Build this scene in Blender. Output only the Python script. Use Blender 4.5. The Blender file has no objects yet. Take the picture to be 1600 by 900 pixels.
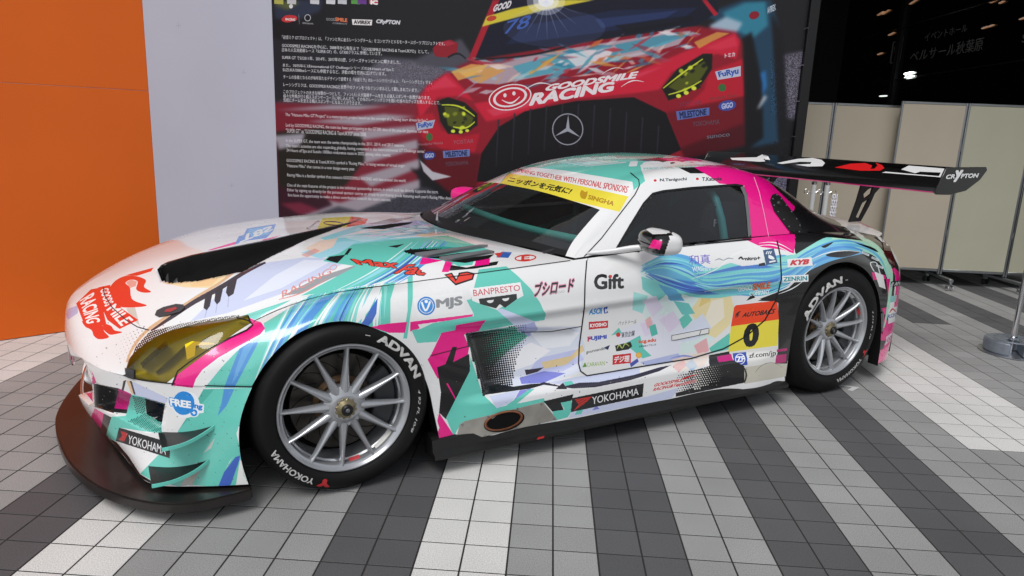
import bpy, bmesh, math, random
import numpy as np
from mathutils import Vector, Matrix
from mathutils.bvhtree import BVHTree

# ------------------------------------------------------------------ camera, sky, sun, exposure
scene = bpy.context.scene
COL = scene.collection
TILE = 0.147648                                   # tile pitch in metres
FPX = 1113.05                                     # focal length in pixels of the 1600 px wide photograph
CAM = np.array([0.66759, -2.86586, 1.36922])
YAW, PITCH, ROLL = math.radians(-2.7027), math.radians(12.7613), math.radians(2.2704)
def cam_axes():
    f = np.array([math.sin(YAW) * math.cos(PITCH), math.cos(YAW) * math.cos(PITCH), -math.sin(PITCH)])
    r = np.array([math.cos(YAW), -math.sin(YAW), 0.0])
    u = np.cross(r, f)
    c, s = math.cos(ROLL), math.sin(ROLL)
    return c * r + s * u, -s * r + c * u, f
AR, AU, AF = cam_axes()
cd = bpy.data.cameras.new('camera')
cd.sensor_fit = 'HORIZONTAL'; cd.sensor_width = 36.0; cd.lens = FPX / 1600 * 36.0
cd.clip_start = 0.05; cd.clip_end = 2000
co = bpy.data.objects.new('camera', cd); COL.objects.link(co)
co.matrix_world = Matrix(((AR[0], AU[0], -AF[0], CAM[0]), (AR[1], AU[1], -AF[1], CAM[1]), (AR[2], AU[2], -AF[2], CAM[2]), (0, 0, 0, 1)))
scene.camera = co

SUN_EL, SUN_AZ = math.radians(58), math.radians(200)       # light from high up on the street side, behind the camera
world = bpy.data.worlds.new('World'); scene.world = world; world.use_nodes = True
wn = world.node_tree.nodes; wl = world.node_tree.links; wn.clear()
sky = wn.new('ShaderNodeTexSky'); sky.sky_type = 'NISHITA'; sky.sun_disc = False
sky.sun_elevation = SUN_EL; sky.sun_rotation = SUN_AZ; sky.air_density = 1.0; sky.dust_density = 1.5; sky.ozone_density = 0.6
hs = wn.new('ShaderNodeHueSaturation'); hs.inputs['Saturation'].default_value = 0.22      # overcast: little blue left in the sky
bg = wn.new('ShaderNodeBackground'); bg.inputs['Strength'].default_value = 0.10
wo = wn.new('ShaderNodeOutputWorld')
wl.new(sky.outputs[0], hs.inputs['Color']); wl.new(hs.outputs[0], bg.inputs[0]); wl.new(bg.outputs[0], wo.inputs[0])
sd = bpy.data.lights.new('sun', 'SUN'); sd.energy = 1.2; sd.angle = math.radians(28); sd.color = (1.0, 0.985, 0.965)
so = bpy.data.objects.new('sun', sd); COL.objects.link(so)
sdir = Vector((math.sin(SUN_AZ) * math.cos(SUN_EL), math.cos(SUN_AZ) * math.cos(SUN_EL), math.sin(SUN_EL)))
so.rotation_euler = sdir.to_track_quat('Z', 'Y').to_euler()
vs = scene.view_settings
vs.view_transform = 'Standard'; vs.look = 'None'; vs.gamma = 1.0; vs.use_curve_mapping = False
vs.exposure = 0.45
scene.cycles.max_bounces = 8; scene.cycles.transparent_max_bounces = 12
rnd = random.Random(7)

# ------------------------------------------------------------------ pixel <-> place helpers (a pixel gives a direction only)
def ray(px, py):
    return AF + (px - 800) / FPX * AR - (py - 450) / FPX * AU
def on_ground(px, py, z=0.0):
    d = ray(px, py); return CAM + (z - CAM[2]) / d[2] * d
def on_y(px, py, y):
    d = ray(px, py); return CAM + (y - CAM[1]) / d[1] * d
def on_x(px, py, x):
    d = ray(px, py); return CAM + (x - CAM[0]) / d[0] * d
def to_px(p):
    d = np.asarray(p, float) - CAM; w = d @ AF
    return 800 + FPX * (d @ AR) / w, 450 - FPX * (d @ AU) / w
CX0, CY0, CTH = -0.541857, 0.389257, math.radians(31.1575)   # the car's front axle on the floor, and its heading
CC, CS = math.cos(CTH), math.sin(CTH)
def car_local(p):
    dx, dy = p[0] - CX0, p[1] - CY0
    return np.array([CC * dx + CS * dy, -CS * dx + CC * dy, p[2]])
def car_world(p):
    return np.array([CX0 + CC * p[0] - CS * p[1], CY0 + CS * p[0] + CC * p[1], p[2]])
CAMC = car_local(CAM)
def car_ray(px, py):
    return car_local(CAM + ray(px, py)) - CAMC
def car_at(px, py, ax, val):
    d = car_ray(px, py); return CAMC + (val - CAMC[ax]) / d[ax] * d

# ------------------------------------------------------------------ materials
def srgb(c):
    if isinstance(c, str):
        c = [int(c[i:i + 2], 16) / 255 for i in (0, 2, 4)]
    return tuple(((x / 12.92) if x <= 0.04045 else ((x + 0.055) / 1.055) ** 2.4) for x in c) + (1.0,)
MATS = {}
def mat(name, col, rough=0.5, metal=0.0, spec=0.5, coat=0.0, bump=0.0, bscale=200.0, var=0.0, vscale=6.0, alpha=1.0, emit=None, estr=0.0):
    if name in MATS: return MATS[name]
    m = bpy.data.materials.new(name); m.use_nodes = True
    nt = m.node_tree; b = nt.nodes['Principled BSDF']
    c = srgb(col) if isinstance(col, str) else tuple(col) + (1.0,)
    b.inputs['Base Color'].default_value = c
    b.inputs['Roughness'].default_value = rough; b.inputs['Metallic'].default_value = metal
    b.inputs['Specular IOR Level'].default_value = spec; b.inputs['Coat Weight'].default_value = coat
    b.inputs['Coat Roughness'].default_value = 0.04
    b.inputs['Alpha'].default_value = alpha
    if emit:
        b.inputs['Emission Color'].default_value = srgb(emit); b.inputs['Emission Strength'].default_value = estr
    if bump or var:
        tc = nt.nodes.new('ShaderNodeTexCoord')
    if bump:
        n = nt.nodes.new('ShaderNodeTexNoise'); n.inputs['Scale'].default_value = bscale; n.inputs['Detail'].default_value = 3
        bp = nt.nodes.new('ShaderNodeBump'); bp.inputs['Strength'].default_value = bump; bp.inputs['Distance'].default_value = 0.002
        nt.links.new(tc.outputs['Object'], n.inputs['Vector']); nt.links.new(n.outputs['Fac'], bp.inputs['Height'])
        nt.links.new(bp.outputs['Normal'], b.inputs['Normal'])
    if var:
        n = nt.nodes.new('ShaderNodeTexNoise'); n.inputs['Scale'].default_value = vscale; n.inputs['Detail'].default_value = 5
        mp = nt.nodes.new('ShaderNodeMapRange'); mp.inputs['From Min'].default_value = 0.3; mp.inputs['From Max'].default_value = 0.7
        mp.inputs['To Min'].default_value = 1 - var; mp.inputs['To Max'].default_value = 1 + var * 0.6
        mx = nt.nodes.new('ShaderNodeMix'); mx.data_type = 'RGBA'; mx.blend_type = 'MULTIPLY'; mx.inputs['Factor'].default_value = 1.0
        mx.inputs['A'].default_value = c
        nt.links.new(tc.outputs['Object'], n.inputs['Vector']); nt.links.new(n.outputs['Fac'], mp.inputs['Value'])
        nt.links.new(mp.outputs['Result'], mx.inputs['B']); nt.links.new(mx.outputs['Result'], b.inputs['Base Color'])
    MATS[name] = m
    return m

# ------------------------------------------------------------------ mesh helpers
def link(o, parent=None):
    COL.objects.link(o)
    if parent is not None: o.parent = parent
    return o
def mesh(name, verts, faces, m, parent=None, smooth=False, autosmooth=None):
    me = bpy.data.meshes.new(name)
    me.from_pydata([tuple(map(float, v)) for v in verts], [], [tuple(int(i) for i in f) for f in faces])
    if m is not None:
        for k in (m if isinstance(m, (list, tuple)) else [m]): me.materials.append(k)
    if smooth: me.polygons.foreach_set('use_smooth', [True] * len(me.polygons))
    if autosmooth is not None:
        me.set_sharp_from_angle(angle=math.radians(autosmooth))
    me.update()
    o = bpy.data.objects.new(name, me)
    return link(o, parent)
def from_bm(name, bm, m, parent=None, smooth=False, angle=None):
    me = bpy.data.meshes.new(name); bm.normal_update(); bm.to_mesh(me); bm.free()
    if m is not None:
        for k in (m if isinstance(m, (list, tuple)) else [m]): me.materials.append(k)
    if smooth: me.polygons.foreach_set('use_smooth', [True] * len(me.polygons))
    if angle is not None: me.set_sharp_from_angle(angle=math.radians(angle))
    o = bpy.data.objects.new(name, me)
    return link(o, parent)
def empty(name, loc=(0, 0, 0), rz=0.0):
    o = bpy.data.objects.new(name, None); o.location = loc; o.rotation_euler = (0, 0, rz); o.empty_display_size = 0.1
    return link(o)
def tag(o, label=None, cat=None, group=None, kind=None):
    if label: o['label'] = label
    if cat: o['category'] = cat
    if group: o['group'] = group
    if kind: o['kind'] = kind
    return o
def box(name, lo, hi, m, parent=None, bevel=0.0, seg=1):
    bm = bmesh.new(); bmesh.ops.create_cube(bm, size=1.0)
    for v in bm.verts:
        v.co = Vector([lo[i] + (v.co[i] + 0.5) * (hi[i] - lo[i]) for i in range(3)])
    if bevel: bmesh.ops.bevel(bm, geom=bm.edges[:], offset=bevel, segments=seg, affect='EDGES', profile=0.5)
    return from_bm(name, bm, m, parent, smooth=bevel > 0, angle=40 if bevel else None)
def tube_mesh(pts, rad, n=10, caps=True):
    pts = [np.asarray(p, float) for p in pts]; V = []; Fc = []
    rads = rad if isinstance(rad, (list, tuple, np.ndarray)) else [rad] * len(pts)
    prev = None
    for i, p in enumerate(pts):
        t = pts[min(i + 1, len(pts) - 1)] - pts[max(i - 1, 0)]; t = t / (np.linalg.norm(t) + 1e-12)
        a = prev if prev is not None else (np.array([0, 0, 1.0]) if abs(t[2]) < 0.9 else np.array([1.0, 0, 0]))
        s = np.cross(t, a); s /= np.linalg.norm(s) + 1e-12; a2 = np.cross(s, t); prev = a2
        for k in range(n):
            an = 2 * math.pi * k / n
            V.append(p + rads[i] * (math.cos(an) * s + math.sin(an) * a2))
    for i in range(len(pts) - 1):
        for k in range(n):
            Fc.append((i * n + k, i * n + (k + 1) % n, (i + 1) * n + (k + 1) % n, (i + 1) * n + k))
    if caps:
        Fc.append(tuple(range(n - 1, -1, -1))); Fc.append(tuple((len(pts) - 1) * n + k for k in range(n)))
    return V, Fc
def tube(name, pts, rad, m, parent=None, n=10):
    V, Fc = tube_mesh(pts, rad, n); return mesh(name, V, Fc, m, parent, smooth=True, autosmooth=50)
def prism(name, poly, axis, a, b, m, parent=None, bevel=0.0, seg=2):
    """poly: 2-D outline in the two other axes (in x,y,z order); extruded along axis from a to b"""
    bm = bmesh.new()
    def p3(p, d):
        q = list(p); q.insert(axis, d); return q
    lo = [bm.verts.new(p3(p, a)) for p in poly]; hi = [bm.verts.new(p3(p, b)) for p in poly]
    n = len(poly)
    bm.faces.new(lo); bm.faces.new(hi[::-1])
    for i in range(n): bm.faces.new((lo[i], hi[i], hi[(i + 1) % n], lo[(i + 1) % n]))
    bmesh.ops.recalc_face_normals(bm, faces=bm.faces[:])
    if bevel: bmesh.ops.bevel(bm, geom=[e for e in bm.edges if len(e.link_faces) == 2 and e.calc_face_angle(0) > 0.6], offset=bevel, segments=seg, affect='EDGES', clamp_overlap=True)
    return from_bm(name, bm, m, parent, smooth=bevel > 0, angle=35 if bevel else None)
def lathe(name, prof, m, parent=None, n=48, axis=1, center=(0, 0, 0), smooth=True, angle=35, closed=False):
    """prof: (radius, offset along axis)"""
    V = []; Fc = []
    oth = [i for i in range(3) if i != axis]
    for (r_, h) in prof:
        for k in range(n):
            an = 2 * math.pi * k / n
            p = [0, 0, 0]; p[axis] = h; p[oth[0]] = r_ * math.cos(an); p[oth[1]] = r_ * math.sin(an)
            V.append([p[i] + center[i] for i in range(3)])
    L = len(prof)
    for i in range(L if closed else L - 1):
        j = (i + 1) % L
        for k in range(n):
            Fc.append((i * n + k, i * n + (k + 1) % n, j * n + (k + 1) % n, j * n + k))
    bm = bmesh.new()
    vv = [bm.verts.new(v) for v in V]
    for f in Fc:
        try: bm.faces.new([vv[i] for i in f])
        except ValueError: pass
    bmesh.ops.remove_doubles(bm, verts=bm.verts[:], dist=1e-5)
    bmesh.ops.recalc_face_normals(bm, faces=bm.faces[:])
    return from_bm(name, bm, m, parent, smooth=smooth, angle=angle)
def spline1(xs, ys, xq):
    """non-uniform Catmull-Rom with limited slopes"""
    xs = np.asarray(xs, float); ys = np.asarray(ys, float); xq = np.asarray(xq, float)
    h = np.diff(xs); d = (np.diff(ys, axis=0).T / h).T
    m = np.zeros_like(ys)
    if len(xs) == 2: m[:] = d[0]
    else:
        w = (h[:-1] / (h[:-1] + h[1:]))
        m[1:-1] = (d[:-1].T * (1 - w) + d[1:].T * w).T
        m[0] = 1.5 * d[0] - 0.5 * m[1]; m[-1] = 1.5 * d[-1] - 0.5 * m[-2]
    i = np.clip(np.searchsorted(xs, xq, side='right') - 1, 0, len(xs) - 2)
    t = (xq - xs[i]) / h[i]
    t_ = t.reshape(t.shape + (1,) * (ys.ndim - 1)); hh = h[i].reshape(t_.shape)
    h00 = 2 * t_**3 - 3 * t_**2 + 1; h10 = t_**3 - 2 * t_**2 + t_; h01 = -2 * t_**3 + 3 * t_**2; h11 = t_**3 - t_**2
    return h00 * ys[i] + h10 * hh * m[i] + h01 * ys[i + 1] + h11 * hh * m[i + 1]
def resample(P, n, tpos=None):
    P = np.asarray(P, float); L = np.concatenate([[0], np.cumsum(np.linalg.norm(np.diff(P, axis=0), axis=1) + 1e-9)])
    t = np.linspace(0, 1, n) * L[-1] if tpos is None else np.asarray(tpos) * L[-1]
    return spline1(L, P, t)
def loft(net, nu, nv):
    """net[i][j] 3-D control points; i resampled to nu, j to nv (surface passes through the net)"""
    net = np.asarray(net, float)
    ui = np.concatenate([[0], np.cumsum(np.mean(np.linalg.norm(np.diff(net, axis=0), axis=2), axis=1) + 1e-9)])
    vj = np.concatenate([[0], np.cumsum(np.mean(np.linalg.norm(np.diff(net, axis=1), axis=2), axis=0) + 1e-9)])
    uq = np.linspace(0, ui[-1], nu) if np.isscalar(nu) else np.asarray(nu) * ui[-1]
    vq = np.linspace(0, vj[-1], nv) if np.isscalar(nv) else np.asarray(nv) * vj[-1]
    A = spline1(ui, net, uq)
    B = spline1(vj, np.swapaxes(A, 0, 1), vq)
    return np.swapaxes(B, 0, 1)
def grid_faces(nu, nv, flip=False):
    Fc = []
    for i in range(nu - 1):
        for j in range(nv - 1):
            f = (i * nv + j, i * nv + j + 1, (i + 1) * nv + j + 1, (i + 1) * nv + j)
            Fc.append(f[::-1] if flip else f)
    return Fc
# ================================================================== THE SETTING
# ------------------------------------------------------------------ tiled floor
def tile_material(name, col, amp):
    m = bpy.data.materials.new(name); m.use_nodes = True; nt = m.node_tree; b = nt.nodes['Principled BSDF']
    geo = nt.nodes.new('ShaderNodeNewGeometry')
    sc = nt.nodes.new('ShaderNodeVectorMath'); sc.operation = 'SCALE'; sc.inputs['Scale'].default_value = 1 / TILE
    fl = nt.nodes.new('ShaderNodeVectorMath'); fl.operation = 'FLOOR'
    wnz = nt.nodes.new('ShaderNodeTexWhiteNoise'); wnz.noise_dimensions = '2D'
    nt.links.new(geo.outputs['Position'], sc.inputs[0]); nt.links.new(sc.outputs[0], fl.inputs[0]); nt.links.new(fl.outputs[0], wnz.inputs['Vector'])
    sp = nt.nodes.new('ShaderNodeTexNoise'); sp.inputs['Scale'].default_value = 260; sp.inputs['Detail'].default_value = 3
    nt.links.new(geo.outputs['Position'], sp.inputs['Vector'])
    dirt = nt.nodes.new('ShaderNodeTexNoise'); dirt.inputs['Scale'].default_value = 1.7; dirt.inputs['Detail'].default_value = 6
    nt.links.new(geo.outputs['Position'], dirt.inputs['Vector'])
    def mr(src, a, b_, lo, hi):
        q = nt.nodes.new('ShaderNodeMapRange'); q.inputs['From Min'].default_value = a; q.inputs['From Max'].default_value = b_
        q.inputs['To Min'].default_value = lo; q.inputs['To Max'].default_value = hi; nt.links.new(src, q.inputs['Value']); return q.outputs['Result']
    def mul(x, y):
        q = nt.nodes.new('ShaderNodeMath'); q.operation = 'MULTIPLY'; nt.links.new(x, q.inputs[0]); nt.links.new(y, q.inputs[1]); return q.outputs[0]
    k = mul(mul(mr(wnz.outputs['Value'], 0, 1, 1 - amp, 1 + amp), mr(sp.outputs['Fac'], 0.36, 0.64, 0.78, 1.18)), mr(dirt.outputs['Fac'], 0.3, 0.7, 0.88, 1.06))
    cmb = nt.nodes.new('ShaderNodeVectorMath'); cmb.operation = 'SCALE'; cmb.inputs[0].default_value = srgb(col)[:3]
    nt.links.new(k, cmb.inputs['Scale']); nt.links.new(cmb.outputs[0], b.inputs['Base Color'])
    b.inputs['Roughness'].default_value = 0.62; b.inputs['Specular IOR Level'].default_value = 0.35
    bp = nt.nodes.new('ShaderNodeBump'); bp.inputs['Strength'].default_value = 0.06; bp.inputs['Distance'].default_value = 0.001
    nt.links.new(sp.outputs['Fac'], bp.inputs['Height']); nt.links.new(bp.outputs['Normal'], b.inputs['Normal'])
    return m
TM = [tile_material('tile_dark', '58585a', 0.09), tile_material('tile_grey', '989897', 0.07), tile_material('tile_light', 'd6d5d2', 0.04)]
def tile_kind(k, r):
    """k: column to the right, r: row away from the camera (tile pitch units)"""
    if -4 <= k < 0: return 1
    if -6 <= k < -4: return 2
    if -8 <= k < -6: return 0
    if -14 <= k < -8: return 1
    if -18 <= k < -14: return 2
    if k < -18: return 1 if (k // 2) % 2 else 0
    if 2 <= k < 4: return 2
    if 18 <= k < 22: return 2 if r >= 2 else 1
    if 24 <= k < 26: return 0 if r >= 18 else 1
    if 16 <= k < 28: return 1
    return 0 if (k // 2) % 2 == (0 if k >= 28 else (0 if k < 2 else 1)) else 1
GROUT = mat('grout', '2b2725', 0.95, bump=0.3)
floor = mesh('floor', [(-60, -60, -0.0016), (60, -60, -0.0016), (60, 60, -0.0016), (-60, 60, -0.0016)], [(0, 1, 2, 3)], GROUT)
tag(floor, 'speckled square floor tiles laid in dark, grey and light stripes', 'floor', kind='structure')
def tile_geo(x, y):
    g, c, h = TILE / 2 - 0.0030, 0.0007, 0.0006
    o = [(x - g, y - g, -0.004), (x + g, y - g, -0.004), (x + g, y + g, -0.004), (x - g, y + g, -0.004),
         (x - g, y - g, -h), (x + g, y - g, -h), (x + g, y + g, -h), (x - g, y + g, -h),
         (x - g + c, y - g + c, 0), (x + g - c, y - g + c, 0), (x + g - c, y + g - c, 0), (x - g + c, y + g - c, 0)]
    f = [(0, 1, 5, 4), (1, 2, 6, 5), (2, 3, 7, 6), (3, 0, 4, 7), (4, 5, 9, 8), (5, 6, 10, 9), (6, 7, 11, 10), (7, 4, 8, 11), (8, 9, 10, 11)]
    return o, f
CAR_SIL = [(90, 690), (88, 600), (105, 480), (250, 380), (600, 320), (700, 300), (900, 240), (1100, 240), (1540, 250), (1530, 320), (1410, 440), (1380, 590), (1230, 620), (690, 725), (660, 770), (520, 775), (240, 810), (110, 740)]
def inside(p, poly):
    x, y = p; c = False; n = len(poly)
    for i in range(n):
        x1, y1 = poly[i]; x2, y2 = poly[(i + 1) % n]
        if (y1 > y) != (y2 > y) and x < (x2 - x1) * (y - y1) / (y2 - y1) + x1: c = not c
    return c
cand = []; rest = []
for k in range(-44, 56):
    for r in range(-24, 44):
        x, y = (k + 0.5) * TILE, (r + 0.5) * TILE
        d = np.array([x, y, 0]) - CAM; w = d @ AF
        area = 0
        if w > 0.3:
            px, py = to_px((x, y, 0))
            if -30 < px < 1630 and 400 < py < 925 and not inside((px, py), CAR_SIL) and y < 4.6:
                q = [to_px((x + sx * TILE / 2, y + sy * TILE / 2, 0)) for sx, sy in ((-1, -1), (1, -1), (1, 1), (-1, 1))]
                area = abs(sum(q[i][0] * q[(i + 1) % 4][1] - q[(i + 1) % 4][0] * q[i][1] for i in range(4))) / 2
        cand.append((area, k, r, x, y))
cand.sort(reverse=True)
tile_me = []
for ti in range(3):
    o, f = tile_geo(0, 0)
    me = bpy.data.meshes.new('tile'); me.from_pydata(o, [], f); me.materials.append(TM[ti]); tile_me.append(me)
for (a, k, r, x, y) in cand[:300]:
    o = bpy.data.objects.new('tile', tile_me[tile_kind(k, r)]); o.location = (x, y, 0); link(o, floor)
V = []; Fc = []; MI = []
for (a, k, r, x, y) in cand[300:]:
    o, f = tile_geo(x, y); b0 = len(V); V += o; Fc += [tuple(i + b0 for i in q) for q in f]; MI += [tile_kind(k, r)] * len(f)
ft = mesh('distant_tiles', V, Fc, TM, floor); ft.data.polygons.foreach_set('material_index', MI); tag(ft, kind='stuff')

PAVE = mat('pavement_grey', '8f8f8d', 0.8, var=0.12, vscale=0.6)
x0, x1, y0, y1 = -44 * TILE, 56 * TILE, -24 * TILE, 44 * TILE
for (a, b, c, d) in ((-60, 60, -60, y0), (-60, 60, y1, 60), (-60, x0, y0, y1), (x1, 60, y0, y1)):
    tag(mesh('pavement', [(a, c, -.0006), (b, c, -.0006), (b, d, -.0006), (a, d, -.0006)], [(0, 1, 2, 3)], PAVE), 'plain grey paving around the tiled forecourt', 'pavement', kind='structure')

# ------------------------------------------------------------------ orange board wall, set at 45 degrees
ORANGE = mat('orange_print', 'ec6c1c', 0.55, spec=0.3, var=0.05, vscale=1.2)
d45 = np.array([-0.70711, -0.70711, 0])
ow = empty('orange_wall', (-1.939, 1.728, 0), math.radians(225.13)); tag(ow, 'tall plain orange board wall behind the nose of the car', 'wall')
box('board', (0, 0.0, 0.004), (4.5, 0.035, 1.50), ORANGE, ow, 0.002)
box('board', (0, 0.0, 1.5015), (4.5, 0.035, 3.4), ORANGE, ow, 0.002)

# ------------------------------------------------------------------ pale printed panel and its registration crosses
PY = 3.45
PALE = mat('pale_print', 'c4c7d6', 0.5, spec=0.3, var=0.03, vscale=1.0)
pp = tag(box('pale_panel', (-3.5, PY, 0.0), (-1.769, PY + 0.03, 3.4), PALE), 'pale blue grey panel between the orange wall and the large poster', 'panel')
CROSS = mat('cross_ink', 'a5a8b5', 0.6)
for (px, py) in ((279, 40), (271, 377), (336, 358), (381, 113), (362, 290), (428, 345)):
    c = on_y(px, py, PY)
    s_, t_ = 0.022, 0.0012; x, z = c[0], c[2]
    mesh('registration_mark', [(x - s_, PY - .0012, z - t_), (x + s_, PY - .0012, z - t_), (x + s_, PY - .0012, z + t_), (x - s_, PY - .0012, z + t_),
                               (x - t_, PY - .0012, z - s_), (x + t_, PY - .0012, z - s_), (x + t_, PY - .0012, z - t_ - .0001), (x - t_, PY - .0012, z - t_ - .0001),
                               (x - t_, PY - .0012, z + t_ + .0001), (x + t_, PY - .0012, z + t_ + .0001), (x + t_, PY - .0012, z + s_), (x - t_, PY - .0012, z + s_)],
         [(0, 1, 2, 3), (4, 5, 6, 7), (8, 9, 10, 11)], CROSS, pp)

# ------------------------------------------------------------------ folding partition screens on castors
BOARD = mat('partition_board', 'b6ac9a', 0.6, spec=0.25, var=0.03, vscale=3, bump=0.05, bscale=500)
BOARD2 = mat('partition_board_green', 'b1af9b', 0.6, spec=0.25, var=0.03, vscale=3, bump=0.05, bscale=500)
ALU = mat('aluminium', '8f9294', 0.38, metal=0.9, var=0.08, vscale=30)
DARKRUB = mat('dark_rubber', '191919', 0.6)
CHROME = mat('chrome', 'd8d8da', 0.12, metal=1.0)
px_x = [3.11 - 0.36, 3.345, 3.925, 4.525, 5.135, 5.75]
py_y = [4.33, 4.33, 4.34, 4.22, 4.20, 4.30]
labs = ['beige folding partition screen standing just right of the poster frame', 'beige folding partition screen behind the rear wing strut',
        'taller beige folding partition screen behind the wing end plate', 'greenish beige folding partition screen behind the chrome stanchion',
        'grey beige folding partition screen at the right edge of the picture']
for i in range(5):
    a = np.array([px_x[i], py_y[i] if i != 2 else 4.24]); b = np.array([px_x[i + 1], py_y[i + 1]])
    if i == 1: b = np.array([3.995, 4.36])
    L = np.linalg.norm(b - a); top = 1.71 if i < 2 else 1.745
    e = empty('partition_screen', (a[0], a[1], 0), math.atan2(b[1] - a[1], b[0] - a[0]))
    tag(e, labs[i], 'partition', 'folding partition screens')
    box('panel', (0.02, -0.008, 0.17), (L - 0.02, 0.008, top - 0.02), (BOARD, BOARD, BOARD, BOARD2, BOARD2)[i], e)
    for (n_, lo, hi) in (('frame_post', (0.003, -0.0125, 0.12), (0.0215, 0.0125, top)), ('frame_post', (L - 0.0215, -0.0125, 0.12), (L - 0.003, 0.0125, top)),
                         ('top_rail', (0.0225, -0.0125, top - 0.0225), (L - 0.0225, 0.0125, top - 0.001)), ('bottom_rail', (0.0225, -0.0125, 0.145), (L - 0.0225, 0.0125, 0.171))):
        box(n_, lo, hi, ALU, e, 0.003)
    xs = (0.0,) if i else (0.02,)
    for fx in xs:
        ft_ = box('foot_bar', (fx - 0.02, -0.25, 0.085), (fx + 0.02, 0.25, 0.115), ALU, e, 0.004)
        for sy in (-0.23, 0.23):
            cst = box('castor', (fx - 0.012, sy - 0.02, 0.055), (fx + 0.012, sy + 0.02, 0.086), ALU, e, 0.003)
            for sx in (-1, 1):
                lathe('wheel', [(0.0, -0.009), (0.022, -0.009), (0.028, -0.004), (0.028, 0.004), (0.022, 0.009), (0.0, 0.009)], CHROME if sy < 0 else DARKRUB, cst, 20, 0, (fx + sx * 0.021, sy, 0.0285))
    for hz in (0.5, 1.3):
        tube('hinge', [(L, -0.014, hz), (L, -0.014, hz + 0.06)], 0.006, ALU, e, 8)

# ------------------------------------------------------------------ dark glass front of the hall on the right
GX = 6.0
GLASSD = mat('dark_glass', '050505', 0.06, spec=0.25)
GLASSB = mat('dark_bronze_glass', '0b0806', 0.10, spec=0.22)
MULL = mat('dark_mullion', '1d1d1f', 0.35, metal=0.6)
gf = empty('glass_front', (GX, 9.0, 0)); tag(gf, 'black glass hall front with dim lettering behind the partitions', 'building')
def gbox(n_, lo, hi, m, bev=0.0): return box(n_, (lo[0] - GX, lo[1] - 9.0, lo[2]), (hi[0] - GX, hi[1] - 9.0, hi[2]), m, gf, bev)
gbox('pane', (GX, 9.18, 0.05), (GX + 0.03, 11.4, 5.0), GLASSB)
for y0, y1 in ((6.9, 9.02), (4.72, 6.84), (2.5, 4.66)): gbox('pane', (GX, y0, 0.05), (GX + 0.03, y1, 5.0), GLASSD)
gbox('mullion', (GX - 0.05, 9.03, 0), (GX + 0.05, 9.10, 5), MULL, 0.004); gbox('mullion', (GX - 0.05, 9.11, 0), (GX + 0.05, 9.17, 5), MULL, 0.004)
for y0 in (6.85, 4.67): gbox('mullion', (GX + 0.002, y0, 0), (GX + 0.04, y0 + 0.04, 5), GLASSD)
gbox('wall', (GX, 11.42, 0), (GX + 3, 11.8, 5), mat('black_wall', '0a0a0a', 0.8))
gbox('wall', (-1.0, 11.42, 0), (GX - 0.002, 11.8, 5), MATS['black_wall'])
RAILM = mat('dim_steel', '5d5a52', 0.35, metal=1.0)
for (pa, pb) in (((1345, 133), (1600, 94)), ((1345, 62), (1556, 0))):
    A = on_x(*pa, GX - 0.03); B = on_x(*pb, GX - 0.03)
    tube('rail', [A - [GX, 9, 0], B - [GX, 9, 0], (B + (B - A) * 0.4) - [GX, 9, 0]], 0.008, RAILM, gf, 8)
# ------------------------------------------------------------------ lettering as thin meshes (also used for print)
_tc = {}
def text_geo(s, bold=0.0, shear=0.0, spacing=1.0):
    """vertices (n,2) and triangles of a line of text, cap height about 0.7"""
    key = (s, bold, shear, spacing)
    if key in _tc: return _tc[key]
    c = bpy.data.curves.new('lettering', 'FONT'); c.body = s; c.resolution_u = 3; c.offset = bold; c.shear = shear; c.space_character = spacing
    o = bpy.data.objects.new('lettering', c); COL.objects.link(o)
    dg = bpy.context.evaluated_depsgraph_get(); ev = o.evaluated_get(dg); me = ev.to_mesh(); me.calc_loop_triangles()
    v = np.array([x.co[:2] for x in me.vertices]).reshape(-1, 2); t = np.array([x.vertices[:] for x in me.loop_triangles]).reshape(-1, 3)
    ev.to_mesh_clear(); bpy.data.objects.remove(o); bpy.data.curves.remove(c)
    _tc[key] = (v, t); return v, t
RINGS = {0: [(0, 0)], 2: [(-.7, 0), (.7, 0)], 1: [(0, 0)] + [(math.cos(k * math.pi / 3), math.sin(k * math.pi / 3)) for k in range(6)]}
def text_layers(s, bold=0.0, shear=0.0, spacing=1.0, margin=None):
    """heavier lettering as copies nudged round a small ring: list of normalised vertex arrays, and the triangles"""
    v, t = text_geo(s, 0.0, shear, spacing); b = max(0.0, bold)
    mg = b if margin is None else margin; lo, hi = v.min(0) - mg, v.max(0) + mg
    return [(v + np.array(d) * b - lo) / (hi - lo) for d in RINGS[1 if b > .025 else 2 if b > 0 else 0]], t
def text_quad(s, quad, bold=0.0, shear=0.0, spacing=1.0, margin=None):
    """text mapped into a quad given as top-left, top-right, bottom-right, bottom-left; returns layers, triangles"""
    L, t = text_layers(s, bold, shear, spacing, margin)
    tl, tr, br, bl = [np.asarray(p, float) for p in quad]
    return [(tl * (1 - uv[:, :1]) + tr * uv[:, :1]) * uv[:, 1:] + (bl * (1 - uv[:, :1]) + br * uv[:, :1]) * (1 - uv[:, 1:]) for uv in L], t
def text_mesh(name, s, quad, at, m, parent, bold=0.0, shear=0.0):
    """thin lettering; each nudged copy sits a hair above the last: at(point, layer) gives the place"""
    L, t = text_quad(s, quad, bold, shear); V = []; F = []
    for i, P in enumerate(L):
        b0 = len(V); V += [at(p, i) for p in P]; F += [tuple(int(k) + b0 for k in q) for q in t]
    return mesh(name, V, F, m, parent)
LETTER = mat('dim_lettering', '6b6865', 0.5)
def glass_text(s, quad, nm='lettering'):
    text_mesh(nm, s, quad, lambda p, i: on_x(p[0], p[1], GX - 0.006 - i * .001) - [GX, 9, 0], LETTER, gf, .015)
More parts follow.
